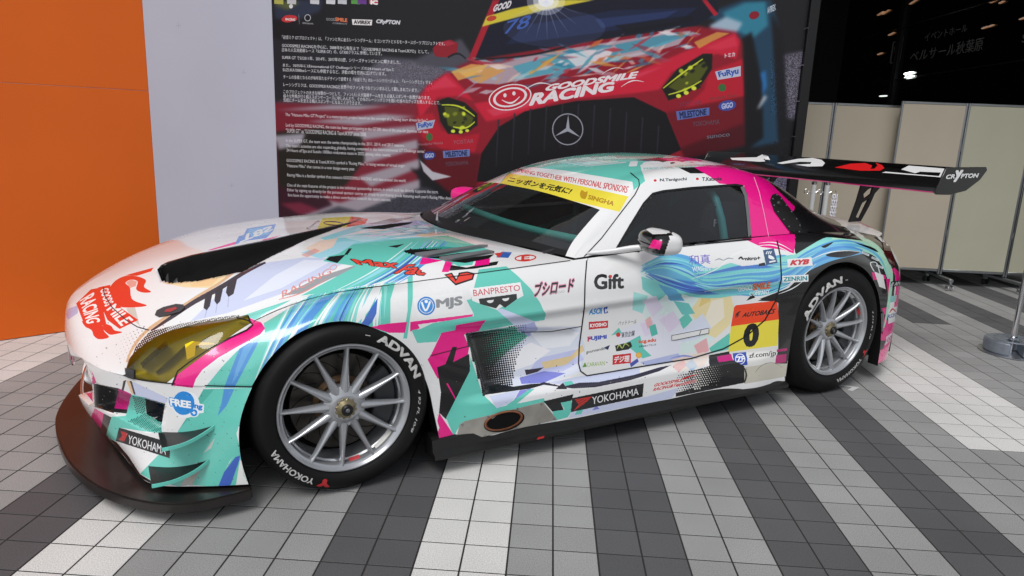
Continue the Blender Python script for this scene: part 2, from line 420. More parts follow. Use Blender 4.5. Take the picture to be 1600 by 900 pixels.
glass_text('イベントホール', ((1446, 52), (1512, 37), (1511, 49), (1444, 65)))
glass_text('ベルサール秋葉原', ((1424, 80), (1538, 57), (1535, 79), (1420, 98)))
glass_text('S', ((1598, 54), (1606, 52), (1604, 66), (1596, 67)))
def stroke_on_glass(pts, w=2.0, nm='emblem'):
    V = []; Fc = []
    for (x0, y0), (x1, y1) in zip(pts[:-1], pts[1:]):
        L = math.hypot(x1 - x0, y1 - y0); nx, ny = -(y1 - y0) / L * w / 2, (x1 - x0) / L * w / 2; b0 = len(V)
        V += [on_x(a, b, GX - 0.006) - [GX, 9, 0] for a, b in ((x0 + nx, y0 + ny), (x1 + nx, y1 + ny), (x1 - nx, y1 - ny), (x0 - nx, y0 - ny))]; Fc.append((b0, b0 + 1, b0 + 2, b0 + 3))
    mesh(nm, V, Fc, LETTER, gf)
stroke_on_glass([(1402, 59), (1412, 55), (1405, 96), (1391, 99), (1396, 66), (1402, 65), (1402, 59)])
stroke_on_glass([(1398, 73), (1397, 90), (1401, 89)]); stroke_on_glass([(1403, 71), (1401, 85), (1405, 85)]); stroke_on_glass([(1397, 80), (1406, 77)], 1.5)
REFLM = mat('reflected_lamp_white', 'ffffff', 0.5, emit='f2fff6', estr=6.0); REFLW = mat('reflected_lamp_warm', 'ffffff', 0.5, emit='ffb070', estr=0.14); REFLD = mat('reflected_lamp_dim', 'ffffff', 0.5, emit='f5fff8', estr=0.8)  # emission colours standing in for lamps mirrored in the glass
k_ = 0
for (px, py, s_, m_) in ((1420, 114.5, 7, REFLM), (1421, 120.5, 7, REFLM), (1380, 150, 6, REFLD), (1384, 19, 6, REFLW), (1376, 21, 5, REFLW), (1427, 3, 6, REFLW), (1552, 2, 5, REFLW), (1565, 3.5, 4, REFLW), (1393, 53, 5, REFLW), (1548, 40.5, 5, REFLW), (1539, 43, 5, REFLW), (1375, 84, 4, REFLW), (1597, 29, 4, REFLW)):
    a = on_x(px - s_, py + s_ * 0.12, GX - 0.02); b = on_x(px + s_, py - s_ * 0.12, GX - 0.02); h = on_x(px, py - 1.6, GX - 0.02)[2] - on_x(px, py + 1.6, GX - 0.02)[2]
    if m_ is not REFLM: h *= 0.6
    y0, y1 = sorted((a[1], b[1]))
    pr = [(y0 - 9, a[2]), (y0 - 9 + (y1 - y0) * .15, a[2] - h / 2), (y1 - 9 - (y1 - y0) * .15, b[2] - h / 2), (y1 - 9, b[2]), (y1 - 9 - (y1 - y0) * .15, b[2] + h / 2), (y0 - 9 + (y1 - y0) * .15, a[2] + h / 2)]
    prism('lamp_reflection', pr, 0, -0.03, -0.004, m_, gf)  # small glowing shape on the pane, imitates a lamp's reflection

# ------------------------------------------------------------------ chrome rope stanchion with a slotted weight
STEEL = mat('brushed_steel', 'a9adb3', 0.28, metal=0.9, var=0.1, vscale=40)
CAST = mat('silver_cast', '9aa2ad', 0.42, metal=0.7, bump=0.3, bscale=120, var=0.12, vscale=25)
sg = on_ground(1578, 559); sx, sy = sg[0] + 0.075, sg[1] + 0.12
st = empty('stanchion', (sx, sy, 0), math.radians(-20)); tag(st, 'chrome post on a slotted silver weight at the right edge', 'stanchion')
lathe('plate', [(0, 0), (0.185, 0), (0.19, 0.003), (0.19, 0.007), (0.185, 0.01), (0, 0.01)], STEEL, st, 48, 2, (0, 0, 0.0005))
pts = []
for k in range(41):
    a = math.radians(-90 + 13 + (360 - 26) * k / 40); pts.append((0.165 * math.cos(a), 0.165 * math.sin(a)))
pts += [(-0.036, 0.03), (0.036, 0.03)]
prism('weight', pts, 2, 0.011, 0.095, CAST, st, 0.008, 3)
lathe('weight_rim', [(0.10, 0.0935), (0.108, 0.099), (0.118, 0.099), (0.126, 0.0935)], CAST, st, 48, 2, (0, 0, 0.001))
pole = lathe('pole', [(0.0, 0.0105), (0.017, 0.0105), (0.017, 1.0), (0.024, 1.002), (0.024, 1.02), (0.012, 1.03), (0, 1.032)], CHROME, st, 28, 2)
lathe('collar', [(0.017, 0.10), (0.026, 0.10), (0.026, 0.112), (0.017, 0.116)], CHROME, st, 28, 2)

# ------------------------------------------------------------------ white chain posts behind the car
WHITEP = mat('white_post', 'c9cac9', 0.35, spec=0.4)
def hook(parent, x, z, s):
    P = [(x, 0, z)]
    for k in range(13):
        a = math.radians(200 - 25 * k); P.append((x + s * (0.040 + 0.020 * math.cos(a)), 0, z + 0.006 - 0.022 * math.sin(a) * 1.0))
    tube('hook', P, 0.0032, CHROME, parent, 6)
for i, (x, y, lab) in enumerate(((2.992, 3.60, 'plain white chain post with chrome hooks nearer the poster frame'), (3.108, 3.60, 'white chain post with a plastic chain hanging beside it'))):
    e = empty('chain_post', (x, y, 0)); tag(e, lab, 'post', 'white posts behind the car')
    lathe('base', [(0, 0), (0.14, 0), (0.14, 0.02), (0.05, 0.05), (0, 0.05)], DARKRUB, e, 32, 2, (0, 0, 0.0005))
    lathe('pole', [(0, 0.04), (0.021, 0.04), (0.021, 0.975), (0, 0.975)], WHITEP, e, 24, 2)
    lathe('cap', [(0.021, 0.974), (0.0235, 0.978), (0.0235, 0.992), (0.015, 1.002), (0, 1.004)], CHROME, e, 24, 2)
    for s in (-1, 1): hook(e, s * 0.019, 0.905, s)
cp = empty('hanging_chain', (3.108 + 0.068, 3.58, 0.0)); tag(cp, 'white plastic chain bunched on the post hook', 'chain')
CHAIN = mat('white_plastic', 'e6e6ee', 0.4)
for j in range(3):
    for k in range(16):
        z = 0.88 - k * 0.026; V, Fc = [], []
        R = []
        for a in range(14):
            t = 2 * math.pi * a / 14; R.append((0.009 * math.cos(t), 0, z + 0.019 * math.sin(t)))
        an = math.radians(45 + 90 * (k % 2) + 20 * j)
        R = [((p[0] * math.cos(an)) + (j - 1) * 0.016, p[0] * math.sin(an) - 0.01 * (j % 2), p[2]) for p in R]
        V, Fc = tube_mesh(R + [R[0]], 0.0036, 6, caps=False); mesh('chain_link', V, Fc, CHAIN, cp, smooth=True)

# ------------------------------------------------------------------ concrete canopy over the forecourt (above the picture)
CONC = mat('canopy_concrete', '9a9896', 0.8, var=0.1, vscale=2)
cn_ = box('canopy', (-9, 2.6, 4.6), (14, 13, 4.9), CONC); tag(cn_, 'grey concrete canopy slab over the rear of the forecourt', 'canopy', kind='structure')
# ================================================================== THE RACING CAR
car = empty('racing_car', (CX0, CY0, 0), CTH)
tag(car, 'low white, teal and pink racing coupe covered in sponsor stickers', 'race car')
SHELL = {}            # name -> (vertices, faces) of the painted outer skin, car coordinates (x to the rear, y to the right, z up)
def shell(name, P, faces): SHELL[name] = [np.asarray(P, float).reshape(-1, 3), list(faces)]

# --- arches and upper edge of the side
ARCH_F = np.array([(-.350, .100), (-.372, .21), (-.371, .33), (-.345, .42), (-.322, .467), (-.266, .555), (-.178, .631), (-.089, .664), (.002, .667), (.12, .624), (.244, .523), (.319, .384), (.352, .247), (.384, .100)])
ARCH_R = np.array([(2.316, .100), (2.318, .25), (2.325, .40), (2.371, .586), (2.43, .664), (2.514, .719), (2.659, .741), (2.825, .694), (2.93, .62), (3.02, .50), (3.075, .36), (3.10, .22), (3.105, .100)])
AF_ = resample(ARCH_F, 90); AR_ = resample(ARCH_R, 90)
SIDE = {  # x: six (half width, z) from the sill to the shoulder
 -.585: [(.83, .30), (.83, .34), (.83, .38), (.83, .42), (.83, .445), (.828, .4635)],
 -.50: [(.895, .10), (.89, .25), (.885, .40), (.884, .47), (.878, .51), (.865, .537)],
 -.40: [(.945, .10), (.935, .25), (.928, .42), (.92, .50), (.90, .57), (.863, .603)],
 -.30: [(.965, .10), (.967, .3), (.967, .47), (.955, .56), (.91, .63), (.825, .650)],
 -.15: [(.974, .1), (.974, .4), (.974, .58), (.962, .655), (.91, .690), (.812, .703)],
 0.0: [(.975, .1), (.975, .4), (.974, .65), (.958, .70), (.91, .728), (.815, .735)],
 .15: [(.972, .1), (.972, .4), (.968, .61), (.952, .69), (.91, .730), (.822, .748)],
 .35: [(.965, .1), (.960, .35), (.952, .55), (.940, .66), (.91, .725), (.84, .765)],
 .65: [(.955, .1), (.950, .3), (.938, .5), (.930, .63), (.905, .73), (.855, .788)],
 1.03: [(.955, .1), (.948, .3), (.932, .46), (.936, .61), (.915, .735), (.862, .815)],
 1.5: [(.955, .1), (.945, .3), (.928, .46), (.934, .63), (.915, .76), (.858, .842)],
 2.0: [(.96, .1), (.950, .3), (.938, .47), (.944, .65), (.92, .78), (.858, .868)],
 2.3: [(.982, .1), (.982, .3), (.98, .5), (.976, .67), (.94, .80), (.856, .878)],
 2.68: [(.992, .1), (.992, .4), (.99, .70), (.972, .79), (.925, .85), (.835, .876)],
 3.0: [(.972, .1), (.972, .35), (.965, .58), (.945, .70), (.895, .80), (.79, .846)],
 3.2: [(.925, .1), (.930, .3), (.925, .48), (.91, .62), (.86, .75), (.75, .815)]}
sx_ = sorted(SIDE); sn = np.array([SIDE[x] for x in sx_])
def side_section(x): return spline1(sx_, sn, np.array([x]))[0]           # six (w,z)
def z_low(x):
    if x < -.366: return .4635
    if x < -.322: return .4635
    if x <= .384: return float(np.interp(x, AF_[:, 0], AF_[:, 1]))
    if 2.316 <= x <= 3.105: return float(np.interp(x, AR_[:, 0], AR_[:, 1]))
    return .105
colx = np.unique(np.round(np.concatenate([np.linspace(-.585, -.323, 26), AF_[AF_[:, 0] > -.322][:, 0], np.linspace(.384, 2.316, 170), AR_[:, 0], np.linspace(3.105, 3.2, 12)]), 5))
NV = 56
def side_grid(xs):
    G = []
    for x in xs:
        s6 = side_section(x); fine = resample(s6, 160); zl = z_low(x)
        if fine[-1, 1] <= zl + 1e-4: zl = fine[-1, 1] - 1e-4
        k = np.searchsorted(np.maximum.accumulate(fine[:, 1]), zl); k = min(max(k, 1), 158)
        t = (zl - fine[k - 1, 1]) / (fine[k, 1] - fine[k - 1, 1] + 1e-9); p0 = fine[k - 1] + t * (fine[k] - fine[k - 1])
        line = resample(np.vstack([p0, fine[k:]]), NV)
        G.append(np.stack([np.full(NV, x), -line[:, 0], line[:, 1]], -1))
    return np.array(G)
SG = side_grid(colx)

# --- recesses pressed into the side: the big vent behind the front wheel, the exhaust pocket, the door fold
def poly_from_px(pts, y): return [tuple(car_at(a, b, 1, y)[[0, 2]]) for a, b in pts]
def sdist(P, poly):
    """signed distance to a polygon (positive inside) for points (n,2)"""
    P = np.asarray(P, float); d = np.full(len(P), 1e9); c = np.zeros(len(P), bool); n = len(poly)
    for i in range(n):
        a = np.array(poly[i]); b = np.array(poly[(i + 1) % n]); ab = b - a
        t = np.clip(((P - a) @ ab) / (ab @ ab + 1e-12), 0, 1); d = np.minimum(d, np.linalg.norm(P - a - t[:, None] * ab, axis=1))
        cond = (a[1] > P[:, 1]) != (b[1] > P[:, 1])
        xx = (b[0] - a[0]) * (P[:, 1] - a[1]) / (b[1] - a[1] + 1e-12) + a[0]
        c ^= cond & (P[:, 0] < xx)
    return np.where(c, d, -d)
def smooth01(t): t = np.clip(t, 0, 1); return t * t * (3 - 2 * t)
VENT = poly_from_px([(727, 521), (780, 513), (905, 512), (912, 545), (905, 578), (850, 600), (756, 616)], -.93)
XZ = SG[:, :, [0, 2]].reshape(-1, 2)
dv = sdist(XZ, VENT).reshape(SG.shape[:2])
fade = np.clip((1.03 - SG[:, :, 0]) / .38, 0, 1)                       # the vent is deepest at its front and runs out at the door
SG[:, :, 1] += smooth01(dv / .035) * .055 * (0.25 + .75 * fade)
FOLD_x = np.array([.30, .6, 1.0, 1.6, 2.2, 2.5]); FOLD_z = np.array([.60, .60, .615, .635, .66, .67])   # body fold above the vent and along the door
fz = np.interp(SG[:, :, 0], FOLD_x, FOLD_z); fm = smooth01((SG[:, :, 0] - .30) / .3) * smooth01((2.35 - SG[:, :, 0]) / .3)
below = fz - SG[:, :, 2]
SG[:, :, 1] += fm * np.where(below > 0, .016 * np.exp(-(below / .12) ** 2) * smooth01(below / .02), -.004 * np.exp(-(below / .03) ** 2))
SILL_z = .30; bl = SILL_z - SG[:, :, 2]                                 # the sill kicks out below the door
fm2 = smooth01((SG[:, :, 0] - .42) / .2) * smooth01((2.28 - SG[:, :, 0]) / .2)
SG[:, :, 1] -= fm2 * .022 * smooth01(bl / .03)

# --- split the side skin into front wing, door and rear quarter panel
nU = len(colx)
DOOR = [(1.05, .90), (1.055, .62), (1.043, .45), (1.047, .36), (1.085, .315), (1.37, .313), (1.62, .322), (1.84, .335), (1.94, .352), (2.06, .40), (2.17, .48), (2.235, .58), (2.25, .70), (2.23, .80), (2.20, .90)]
def split_faces(P, nv, test):
    Fa, Fb = [], []
    for f in grid_faces(len(P) // nv, nv, True):
        c = P[list(f)].mean(0)
        (Fa if test(c) else Fb).append(f)
    return Fa, Fb
SP = SG.reshape(-1, 3)
cen = {}
Fall = grid_faces(nU, NV, True)
C_ = SP[np.array(Fall)].mean(1)
ind = sdist(C_[:, [0, 2]], DOOR) > 0
FD = [f for f, q in zip(Fall, ind) if q]
FW = [f for f, q, c in zip(Fall, ind, C_) if not q and c[0] < 1.05]
FS = [f for f, q, c in zip(Fall, ind, C_) if not q and c[0] >= 1.05 and c[2] < .42 and c[0] < 2.3]
FQ = [f for f, q, c in zip(Fall, ind, C_) if not q and c[0] >= 1.3 and not (c[2] < .42 and c[0] < 2.3)]
FS += [f for f, q, c in zip(Fall, ind, C_) if not q and 1.05 <= c[0] < 1.3 and c[2] >= .42]
FW += FS[len(FS):]
def compact(P, faces):
    used = sorted({i for f in faces for i in f}); mp = {a: b for b, a in enumerate(used)}
    return P[used], [tuple(mp[i] for i in f) for f in faces]
for n_, ff in (('front_wing', FW), ('door', FD), ('sill', FS), ('rear_wing_panel', FQ)):
    shell(n_, *compact(SP, ff))

# --- tail, wrapped round from the rear quarter
end = SG[-1]
tail_plan = [(3.2, 1.0), (3.30, .955), (3.39, .875), (3.47, .76), (3.54, .60), (3.59, .40), (3.615, .2), (3.62, 0.0)]
TN = []
for (x, k) in tail_plan:
    row = resample(end, 9).copy(); zz = row[:, 2]
    dx = (x - 3.2)
    row[:, 0] = x + .035 * np.sin((zz - .1) / .75 * math.pi) * min(1, dx / .2) - .10 * smooth01((zz - .62) / .2) * min(1, dx / .3)
    row[:, 1] *= k
    row[-1, 0] += .05 * min(1, dx / .3)
    TN.append(row)
TG = loft(TN, 60, 40); shell('rear_bumper', TG, grid_faces(60, 40, True))

# --- front bumper
BN = [[(-.80, 0, .115), (-.90, 0, .20), (-.905, 0, .33), (-.925, 0, .485)],
      [(-.795, -.25, .115), (-.87, -.25, .2), (-.885, -.25, .34), (-.91, -.22, .483)],
      [(-.765, -.45, .112), (-.815, -.46, .2), (-.838, -.46, .34), (-.862, -.43, .478)],
      [(-.715, -.66, .108), (-.755, -.64, .205), (-.77, -.62, .34), (-.785, -.61, .473)],
      [(-.655, -.83, .105), (-.665, -.775, .21), (-.665, -.755, .34), (-.665, -.765, .468)],
      [(-.50, -.915, .102), (-.50, -.895, .21), (-.495, -.885, .34), (-.49, -.885, .465)],
      [(-.350, -.962, .10), (-.372, -.966, .21), (-.369, -.968, .34), (-.3235, -.967, .4635)]]
BNa = np.array(BN)
BG = loft(BN, 150, 90)
INTAKE = [tuple(p) for p in [(-.655, .462 - .065), (-.595, .445 - .055), (-.60, .27), (-.665, .27), (-.73, .255), (-.80, .27), (-.805, .43), (-.71, .435)]]
pocket_px = [(150, 598), (206, 619), (226, 622), (257, 632), (252, 672), (230, 676), (190, 655), (150, 634)]
def bump_in_px(P, poly, depth, edge, axis=0):
    """push points whose place in the photograph lies in poly inwards along axis"""
    q = np.array([to_px(car_world(p)) for p in P.reshape(-1, 3)]); d = sdist(q, poly).reshape(P.shape[:2])
    return smooth01(d / edge) * depth
BG[:, :, 0] += bump_in_px(BG, pocket_px, .055, 5); 
hole = bump_in_px(BG, [(228, 623), (256, 632), (251, 661), (230, 646)], .07, 3.5); BG[:, :, 0] += hole; BG[:, :, 1] += hole * .8
mouth = bump_in_px(BG, [(60, 545), (128, 560), (143, 585), (146, 632), (138, 632), (60, 560)], .10, 5); BG[:, :, 0] += mouth
shell('front_bumper', BG, grid_faces(150, 90, False))

# --- bonnet with the nose, both halves
HN = [[(-.925, 0, .485), (-.91, -.22, .483), (-.862, -.43, .478), (-.785, -.61, .473), (-.705, -.718, .470)],
      [(-.90, 0, .60), (-.885, -.20, .585), (-.84, -.38, .548), (-.775, -.54, .52), (-.69, -.695, .525)],
      [(-.845, 0, .648), (-.83, -.2, .632), (-.79, -.37, .592), (-.735, -.53, .558), (-.665, -.695, .552)],
      [(-.72, 0, .716), (-.715, -.2, .705), (-.69, -.38, .668), (-.655, -.54, .622), (-.59, -.69, .598)],
      [(-.54, 0, .788), (-.54, -.2, .780), (-.53, -.39, .750), (-.51, -.57, .695), (-.47, -.715, .636)],
      [(-.32, 0, .838), (-.32, -.22, .834), (-.32, -.43, .812), (-.33, -.62, .752), (-.345, -.765, .661)],
      [(-.15, 0, .856), (-.15, -.225, .854), (-.15, -.44, .838), (-.16, -.645, .787), (-.165, -.81, .700)],
      [(.0, 0, .866), (.0, -.23, .866), (.0, -.45, .853), (.0, -.66, .810), (.0, -.815, .735)],
      [(.35, 0, .872), (.35, -.24, .874), (.35, -.46, .870), (.35, -.68, .836), (.35, -.84, .765)],
      [(.60, 0, .862), (.61, -.24, .866), (.62, -.46, .866), (.635, -.68, .840), (.65, -.855, .788)],
      [(.755, 0, .846), (.77, -.24, .848), (.83, -.47, .846), (.92, -.68, .834), (1.03, -.861, .815)]]
HG = loft(HN, 190, 80)
def hood_relief(G, px_poly, depth, edge):
    q = np.array([to_px(car_world(p)) for p in G.reshape(-1, 3)]); d = sdist(q, px_poly).reshape(G.shape[:2])
    G[:, :, 2] -= smooth01(d / edge) * depth
OUTLET = [(246, 421), (256, 413), (300, 400), (420, 376), (560, 345), (480, 374), (425, 400), (380, 424), (310, 438), (268, 441), (252, 437)]
HGL = HG.copy(); HGR = HG.copy(); HGR[:, :, 1] *= -1
# central air outlet behind the nose: a deep scoop under the front lip that runs out towards the windscreen
for G in (HGL, HGR):
    q = np.array([to_px(car_world(p)) for p in G.reshape(-1, 3)]); d = sdist(q, OUTLET).reshape(G.shape[:2]); t = np.clip((q[:, 0].reshape(G.shape[:2]) - 250) / 270, 0, 1)
    G[:, :, 2] -= smooth01(d / 3.0) * .10 * (1 - t) ** .7
shell('bonnet', np.concatenate([HGL.reshape(-1, 3), HGR.reshape(-1, 3)]), grid_faces(190, 80, True) + [tuple(i + 190 * 80 for i in f) for f in grid_faces(190, 80, False)])

# --- painted strip that closes the gap between bonnet edge and wing behind the headlamp
he = HG[:, -1]; he = resample(he[(he[:, 0] > -.31) & (he[:, 0] < -.13)], 24); fe = SG[:, -1]; fe = resample(fe[(fe[:, 0] > -.305) & (fe[:, 0] < -.13)], 24)
LSUR = np.stack([he * (1 - t) + fe * t + np.array([0, 0, .006 * math.sin(math.pi * t)]) for t in np.linspace(0, 1, 7)], 1)
shell('lamp_surround', LSUR, grid_faces(24, 7, False))
# --- glasshouse: windscreen, roof, pillars, rear window (centre line to belt)
GC = {'c': [(.765, 0, .850), (.90, 0, .918), (1.05, 0, .994), (1.22, 0, 1.072), (1.42, 0, 1.145), (1.68, 0, 1.208), (2.0, 0, 1.243), (2.31, 0, 1.229), (2.58, 0, 1.185), (2.85, 0, 1.075), (3.10, 0, .945), (3.20, 0, .90)],
      'm': [(.79, .28, .850), (.92, .27, .915), (1.07, .265, .990), (1.235, .26, 1.067), (1.43, .26, 1.138), (1.68, .26, 1.200), (2.0, .26, 1.234), (2.31, .26, 1.220), (2.57, .25, 1.172), (2.85, .25, 1.062), (3.09, .25, .940), (3.19, .25, .897)],
      'n': [(.88, .55, .845), (.99, .525, .903), (1.12, .50, .972), (1.275, .475, 1.045), (1.455, .45, 1.115), (1.69, .44, 1.178), (2.0, .43, 1.210), (2.30, .425, 1.196), (2.53, .42, 1.145), (2.78, .43, 1.045), (3.0, .44, .948), (3.13, .44, .895)],
      'e': [(1.035, .84, .823), (1.10, .785, .868), (1.21, .725, .932), (1.345, .665, 1.01), (1.525, .60, 1.095), (1.72, .575, 1.148), (2.0, .562, 1.175), (2.26, .556, 1.168), (2.44, .552, 1.138), (2.66, .552, 1.062), (2.90, .56, .945), (3.06, .57, .885)],
      's': [(1.04, .846, .822), (1.13, .80, .862), (1.25, .755, .905), (1.40, .71, .975), (1.585, .668, 1.05), (1.75, .648, 1.085), (2.0, .64, 1.10), (2.25, .645, 1.09), (2.45, .66, 1.055), (2.66, .67, .985), (2.88, .67, .915), (3.05, .66, .87)],
      'b': [(1.045, .853, .821), (1.20, .842, .832), (1.38, .838, .843), (1.55, .836, .853), (1.72, .835, .860), (1.90, .835, .866), (2.1, .834, .872), (2.3, .832, .876), (2.5, .822, .876), (2.7, .80, .872), (2.88, .775, .86), (3.03, .75, .84)]}
GN = [[(p[0], -p[1], p[2]) for p in (GC[k][i] for k in 'cmnesb')] for i in range(12)]
NGU, NGV = 260, 90
GG = loft(GN, NGU, NGV)
vj = np.concatenate([[0], np.cumsum(np.mean(np.linalg.norm(np.diff(np.array(GN), axis=1), axis=2), axis=0))]); e_j = vj[3] / vj[-1] * (NGV - 1)
ui = np.concatenate([[0], np.cumsum(np.mean(np.linalg.norm(np.diff(np.array(GN), axis=0), axis=2), axis=1))]); ws_i = ui[4] / ui[-1] * (NGU - 1); rw0 = ui[8] / ui[-1] * (NGU - 1); rw1 = ui[10] / ui[-1] * (NGU - 1)
jE = int(round(e_j)); iW = int(round(ws_i)); iR0 = int(round(rw0)) + 1; iR1 = int(round(rw1))
jP = jE - 3                                                             # glass edge, the pillar's inner edge
SIDEWIN = poly_from_px([(962, 391), (985, 352), (1006, 318), (1020, 303), (1036, 299), (1080, 294), (1150, 289), (1160, 291), (1166, 305), (1170, 340), (1172, 371), (1100, 379), (1020, 388)], -.80)
def win_px(pts):                                                        # side glass outline found on the pillar surface
    return pts
GP = GG.reshape(-1, 3)
gpx = np.array([to_px(car_world(p)) for p in GP])
WINPX = [(962, 391), (985, 352), (1006, 318), (1020, 303), (1036, 299), (1080, 294), (1150, 289), (1160, 291), (1166, 305), (1170, 340), (1172, 371), (1100, 379), (1020, 388)]
Fws, Fstrip, Fside, Fpil, Froof, Frear = [], [], [], [], [], []
iS = int(iW * .66)
for i in range(NGU - 1):
    for j in range(NGV - 1):
        f = (i * NGV + j, (i + 1) * NGV + j, (i + 1) * NGV + j + 1, i * NGV + j + 1)
        f = f[::-1]
        c = gpx[list(f)].mean(0)
        if i < iW and j < jP: (Fws if i < iS else Fstrip).append(f)
        elif iR0 <= i < iR1 and j < jP - 2: Frear.append(f)
        elif j >= jE - 1 and inside(c, WINPX): Fside.append(f)
        elif j >= jE or i < iW or i >= iR0: Fpil.append(f)
        else: Froof.append(f)
def mirror_join(P, F):
    Q = P.copy(); Q[:, 1] *= -1; n = len(P)
    return np.concatenate([P, Q]), F + [tuple(i + n for i in f[::-1]) for f in F]
for n_, ff in (('roof', Froof), ('sun_strip', Fstrip)):
    P_, F_ = compact(GP, ff); shell(n_, *mirror_join(P_, F_))
shell('pillar_panel', *compact(GP, Fpil))
WSP = mirror_join(*compact(GP, Fws)); RWP = mirror_join(*compact(GP, Frear)); SWP = compact(GP, Fside)

# --- rear deck between the rear wings, and the lip at its end
DN = []
for x, k in ((2.55, 0), (2.8, .0), (3.0, .0), (3.2, .0), (3.36, .02), (3.50, .035), (3.60, .055)):
    ex = min(x, 3.2); s6 = side_section(ex)[-1]; w = s6[0] * (1 if x <= 3.2 else float(np.interp(x, [3.2, 3.36, 3.5, 3.6], [1, .93, .80, .62]))); z = s6[1]
    zc = float(np.interp(x, [2.55, 2.8, 3.0, 3.2, 3.4, 3.6], [.89, .885, .875, .862, .845, .838]))
    if x > 3.2: z = float(np.interp(x, [3.2, 3.6], [z, .815]))
    DN.append([(x, 0, zc + k * .3), (x - .0, -.35 * w / .8, zc - .004 + k * .3), (x - .01 * (x > 3.3), -.65 * w / .8, (zc + z) / 2 + k * .3), (x - .02 * (x > 3.3), -w, z)])
DG = loft(DN, 60, 30); P_ = DG.reshape(-1, 3); shell('boot_lid', *mirror_join(P_, grid_faces(60, 30, True)))

# --- headlamp lens, between bonnet edge, bumper top and wing
inner = resample(HG[:, -1][(HG[:, -1][:, 0] > -.702) & (HG[:, -1][:, 0] < -.298)], 44)
bt = BG[:, -1]; bt = bt[(bt[:, 0] > -.702) & (bt[:, 0] < -.587)]; ftp = SG[:, -1]; ftp = ftp[(ftp[:, 0] >= -.585) & (ftp[:, 0] < -.295)]
outer = resample(np.vstack([bt, ftp]), 44)
def lens(depth, bul):
    V = []
    for k, (a, b) in enumerate(zip(inner, outer)):
        s_ = k / 43
        for j in range(13):
            t = j / 12; p = a * (1 - t) + b * t; nrm = np.array([-.45 * (1 - s_), -.55, .55 + .2 * s_]); nrm /= np.linalg.norm(nrm)
            w = math.sin(math.pi * t) * math.sin(math.pi * min(1, max(0.02, s_ * .94 + .05))) ** .6
            V.append(p + nrm * (bul * w - depth * (math.sin(math.pi * t) ** .5 if 0 < t < 1 else 0) * (0.25 + .75 * math.sin(math.pi * min(1, s_ + .08)))))
    return V, grid_faces(44, 13, False)
LENSP = lens(0, .030)

def bvh_all():
    V, Fc = [], []
    for (P, F) in list(SHELL.values()) + [WSP, RWP, SWP, LENSP]:
        b0 = len(V); V += [tuple(p) for p in P]; Fc += [tuple(i + b0 for i in f) for f in F]
    return BVHTree.FromPolygons(V, Fc)
BV = bvh_all()
# ------------------------------------------------------------------ print sheets: shapes filled into a plain pixel array
class Sheet:
    def __init__(s, w, h, col): s.w, s.h = w, h; s.a = np.zeros((h, w, 3), np.float32); s.a[:] = s.c(col)
    @staticmethod
    def c(col):
        if isinstance(col, str): return np.array([int(col[i:i + 2], 16) / 255 for i in (0, 2, 4)], np.float32)
        return np.array(col, np.float32)
    def poly(s, P, col, alpha=1.0):
        P = np.asarray(P, float); n = len(P); col = s.c(col)
        y0 = max(0, int(math.floor(P[:, 1].min()))); y1 = min(s.h - 1, int(math.ceil(P[:, 1].max())))
        if y1 < y0: return
        Q = np.roll(P, -1, axis=0); ys = np.arange(y0, y1 + 1) + 0.5
        up = (P[:, 1][:, None] <= ys) != (Q[:, 1][:, None] <= ys)
        dy = Q[:, 1] - P[:, 1]; dy = np.where(np.abs(dy) < 1e-9, 1e-9, dy)
        xs = P[:, 0][:, None] + (ys - P[:, 1][:, None]) / dy[:, None] * (Q[:, 0] - P[:, 0])[:, None]
        for k, y in enumerate(range(y0, y1 + 1)):
            r = np.sort(xs[up[:, k], k])
            for a, b in zip(r[0::2], r[1::2]):
                a_ = max(0, int(round(a))); b_ = min(s.w, int(round(b)))
                if b_ > a_:
                    if alpha >= 1: s.a[y, a_:b_] = col
                    else: s.a[y, a_:b_] = s.a[y, a_:b_] * (1 - alpha) + col * alpha
    def tris(s, P, T, col):
        col = s.c(col); P = np.asarray(P, float)
        for t in T:
            a, b, c = P[t[0]], P[t[1]], P[t[2]]
            x0 = max(0, int(min(a[0], b[0], c[0]) - .5)); x1 = min(s.w - 1, int(max(a[0], b[0], c[0]) + .5)); y0 = max(0, int(min(a[1], b[1], c[1]) - .5)); y1 = min(s.h - 1, int(max(a[1], b[1], c[1]) + .5))
            if x1 < x0 or y1 < y0: continue
            d = (b[0] - a[0]) * (c[1] - a[1]) - (b[1] - a[1]) * (c[0] - a[0])
            if abs(d) < 1e-9: continue
            X = np.arange(x0, x1 + 1) + .5; Y = (np.arange(y0, y1 + 1) + .5)[:, None]
            u = ((X - a[0]) * (c[1] - a[1]) - (Y - a[1]) * (c[0] - a[0])) / d; v = ((b[0] - a[0]) * (Y - a[1]) - (b[1] - a[1]) * (X - a[0])) / d
            e = 0.02; m = (u >= -e) & (v >= -e) & (u + v <= 1 + e)
            s.a[y0:y1 + 1, x0:x1 + 1][m] = col
    def image(s, name):
        im = bpy.data.images.new(name, s.w, s.h, alpha=False)
        px = np.ones((s.h, s.w, 4), np.float32); px[:, :, :3] = np.clip(s.a, 0, 1)
        im.pixels.foreach_set(px.ravel()); im.update(); im.pack()
        return im
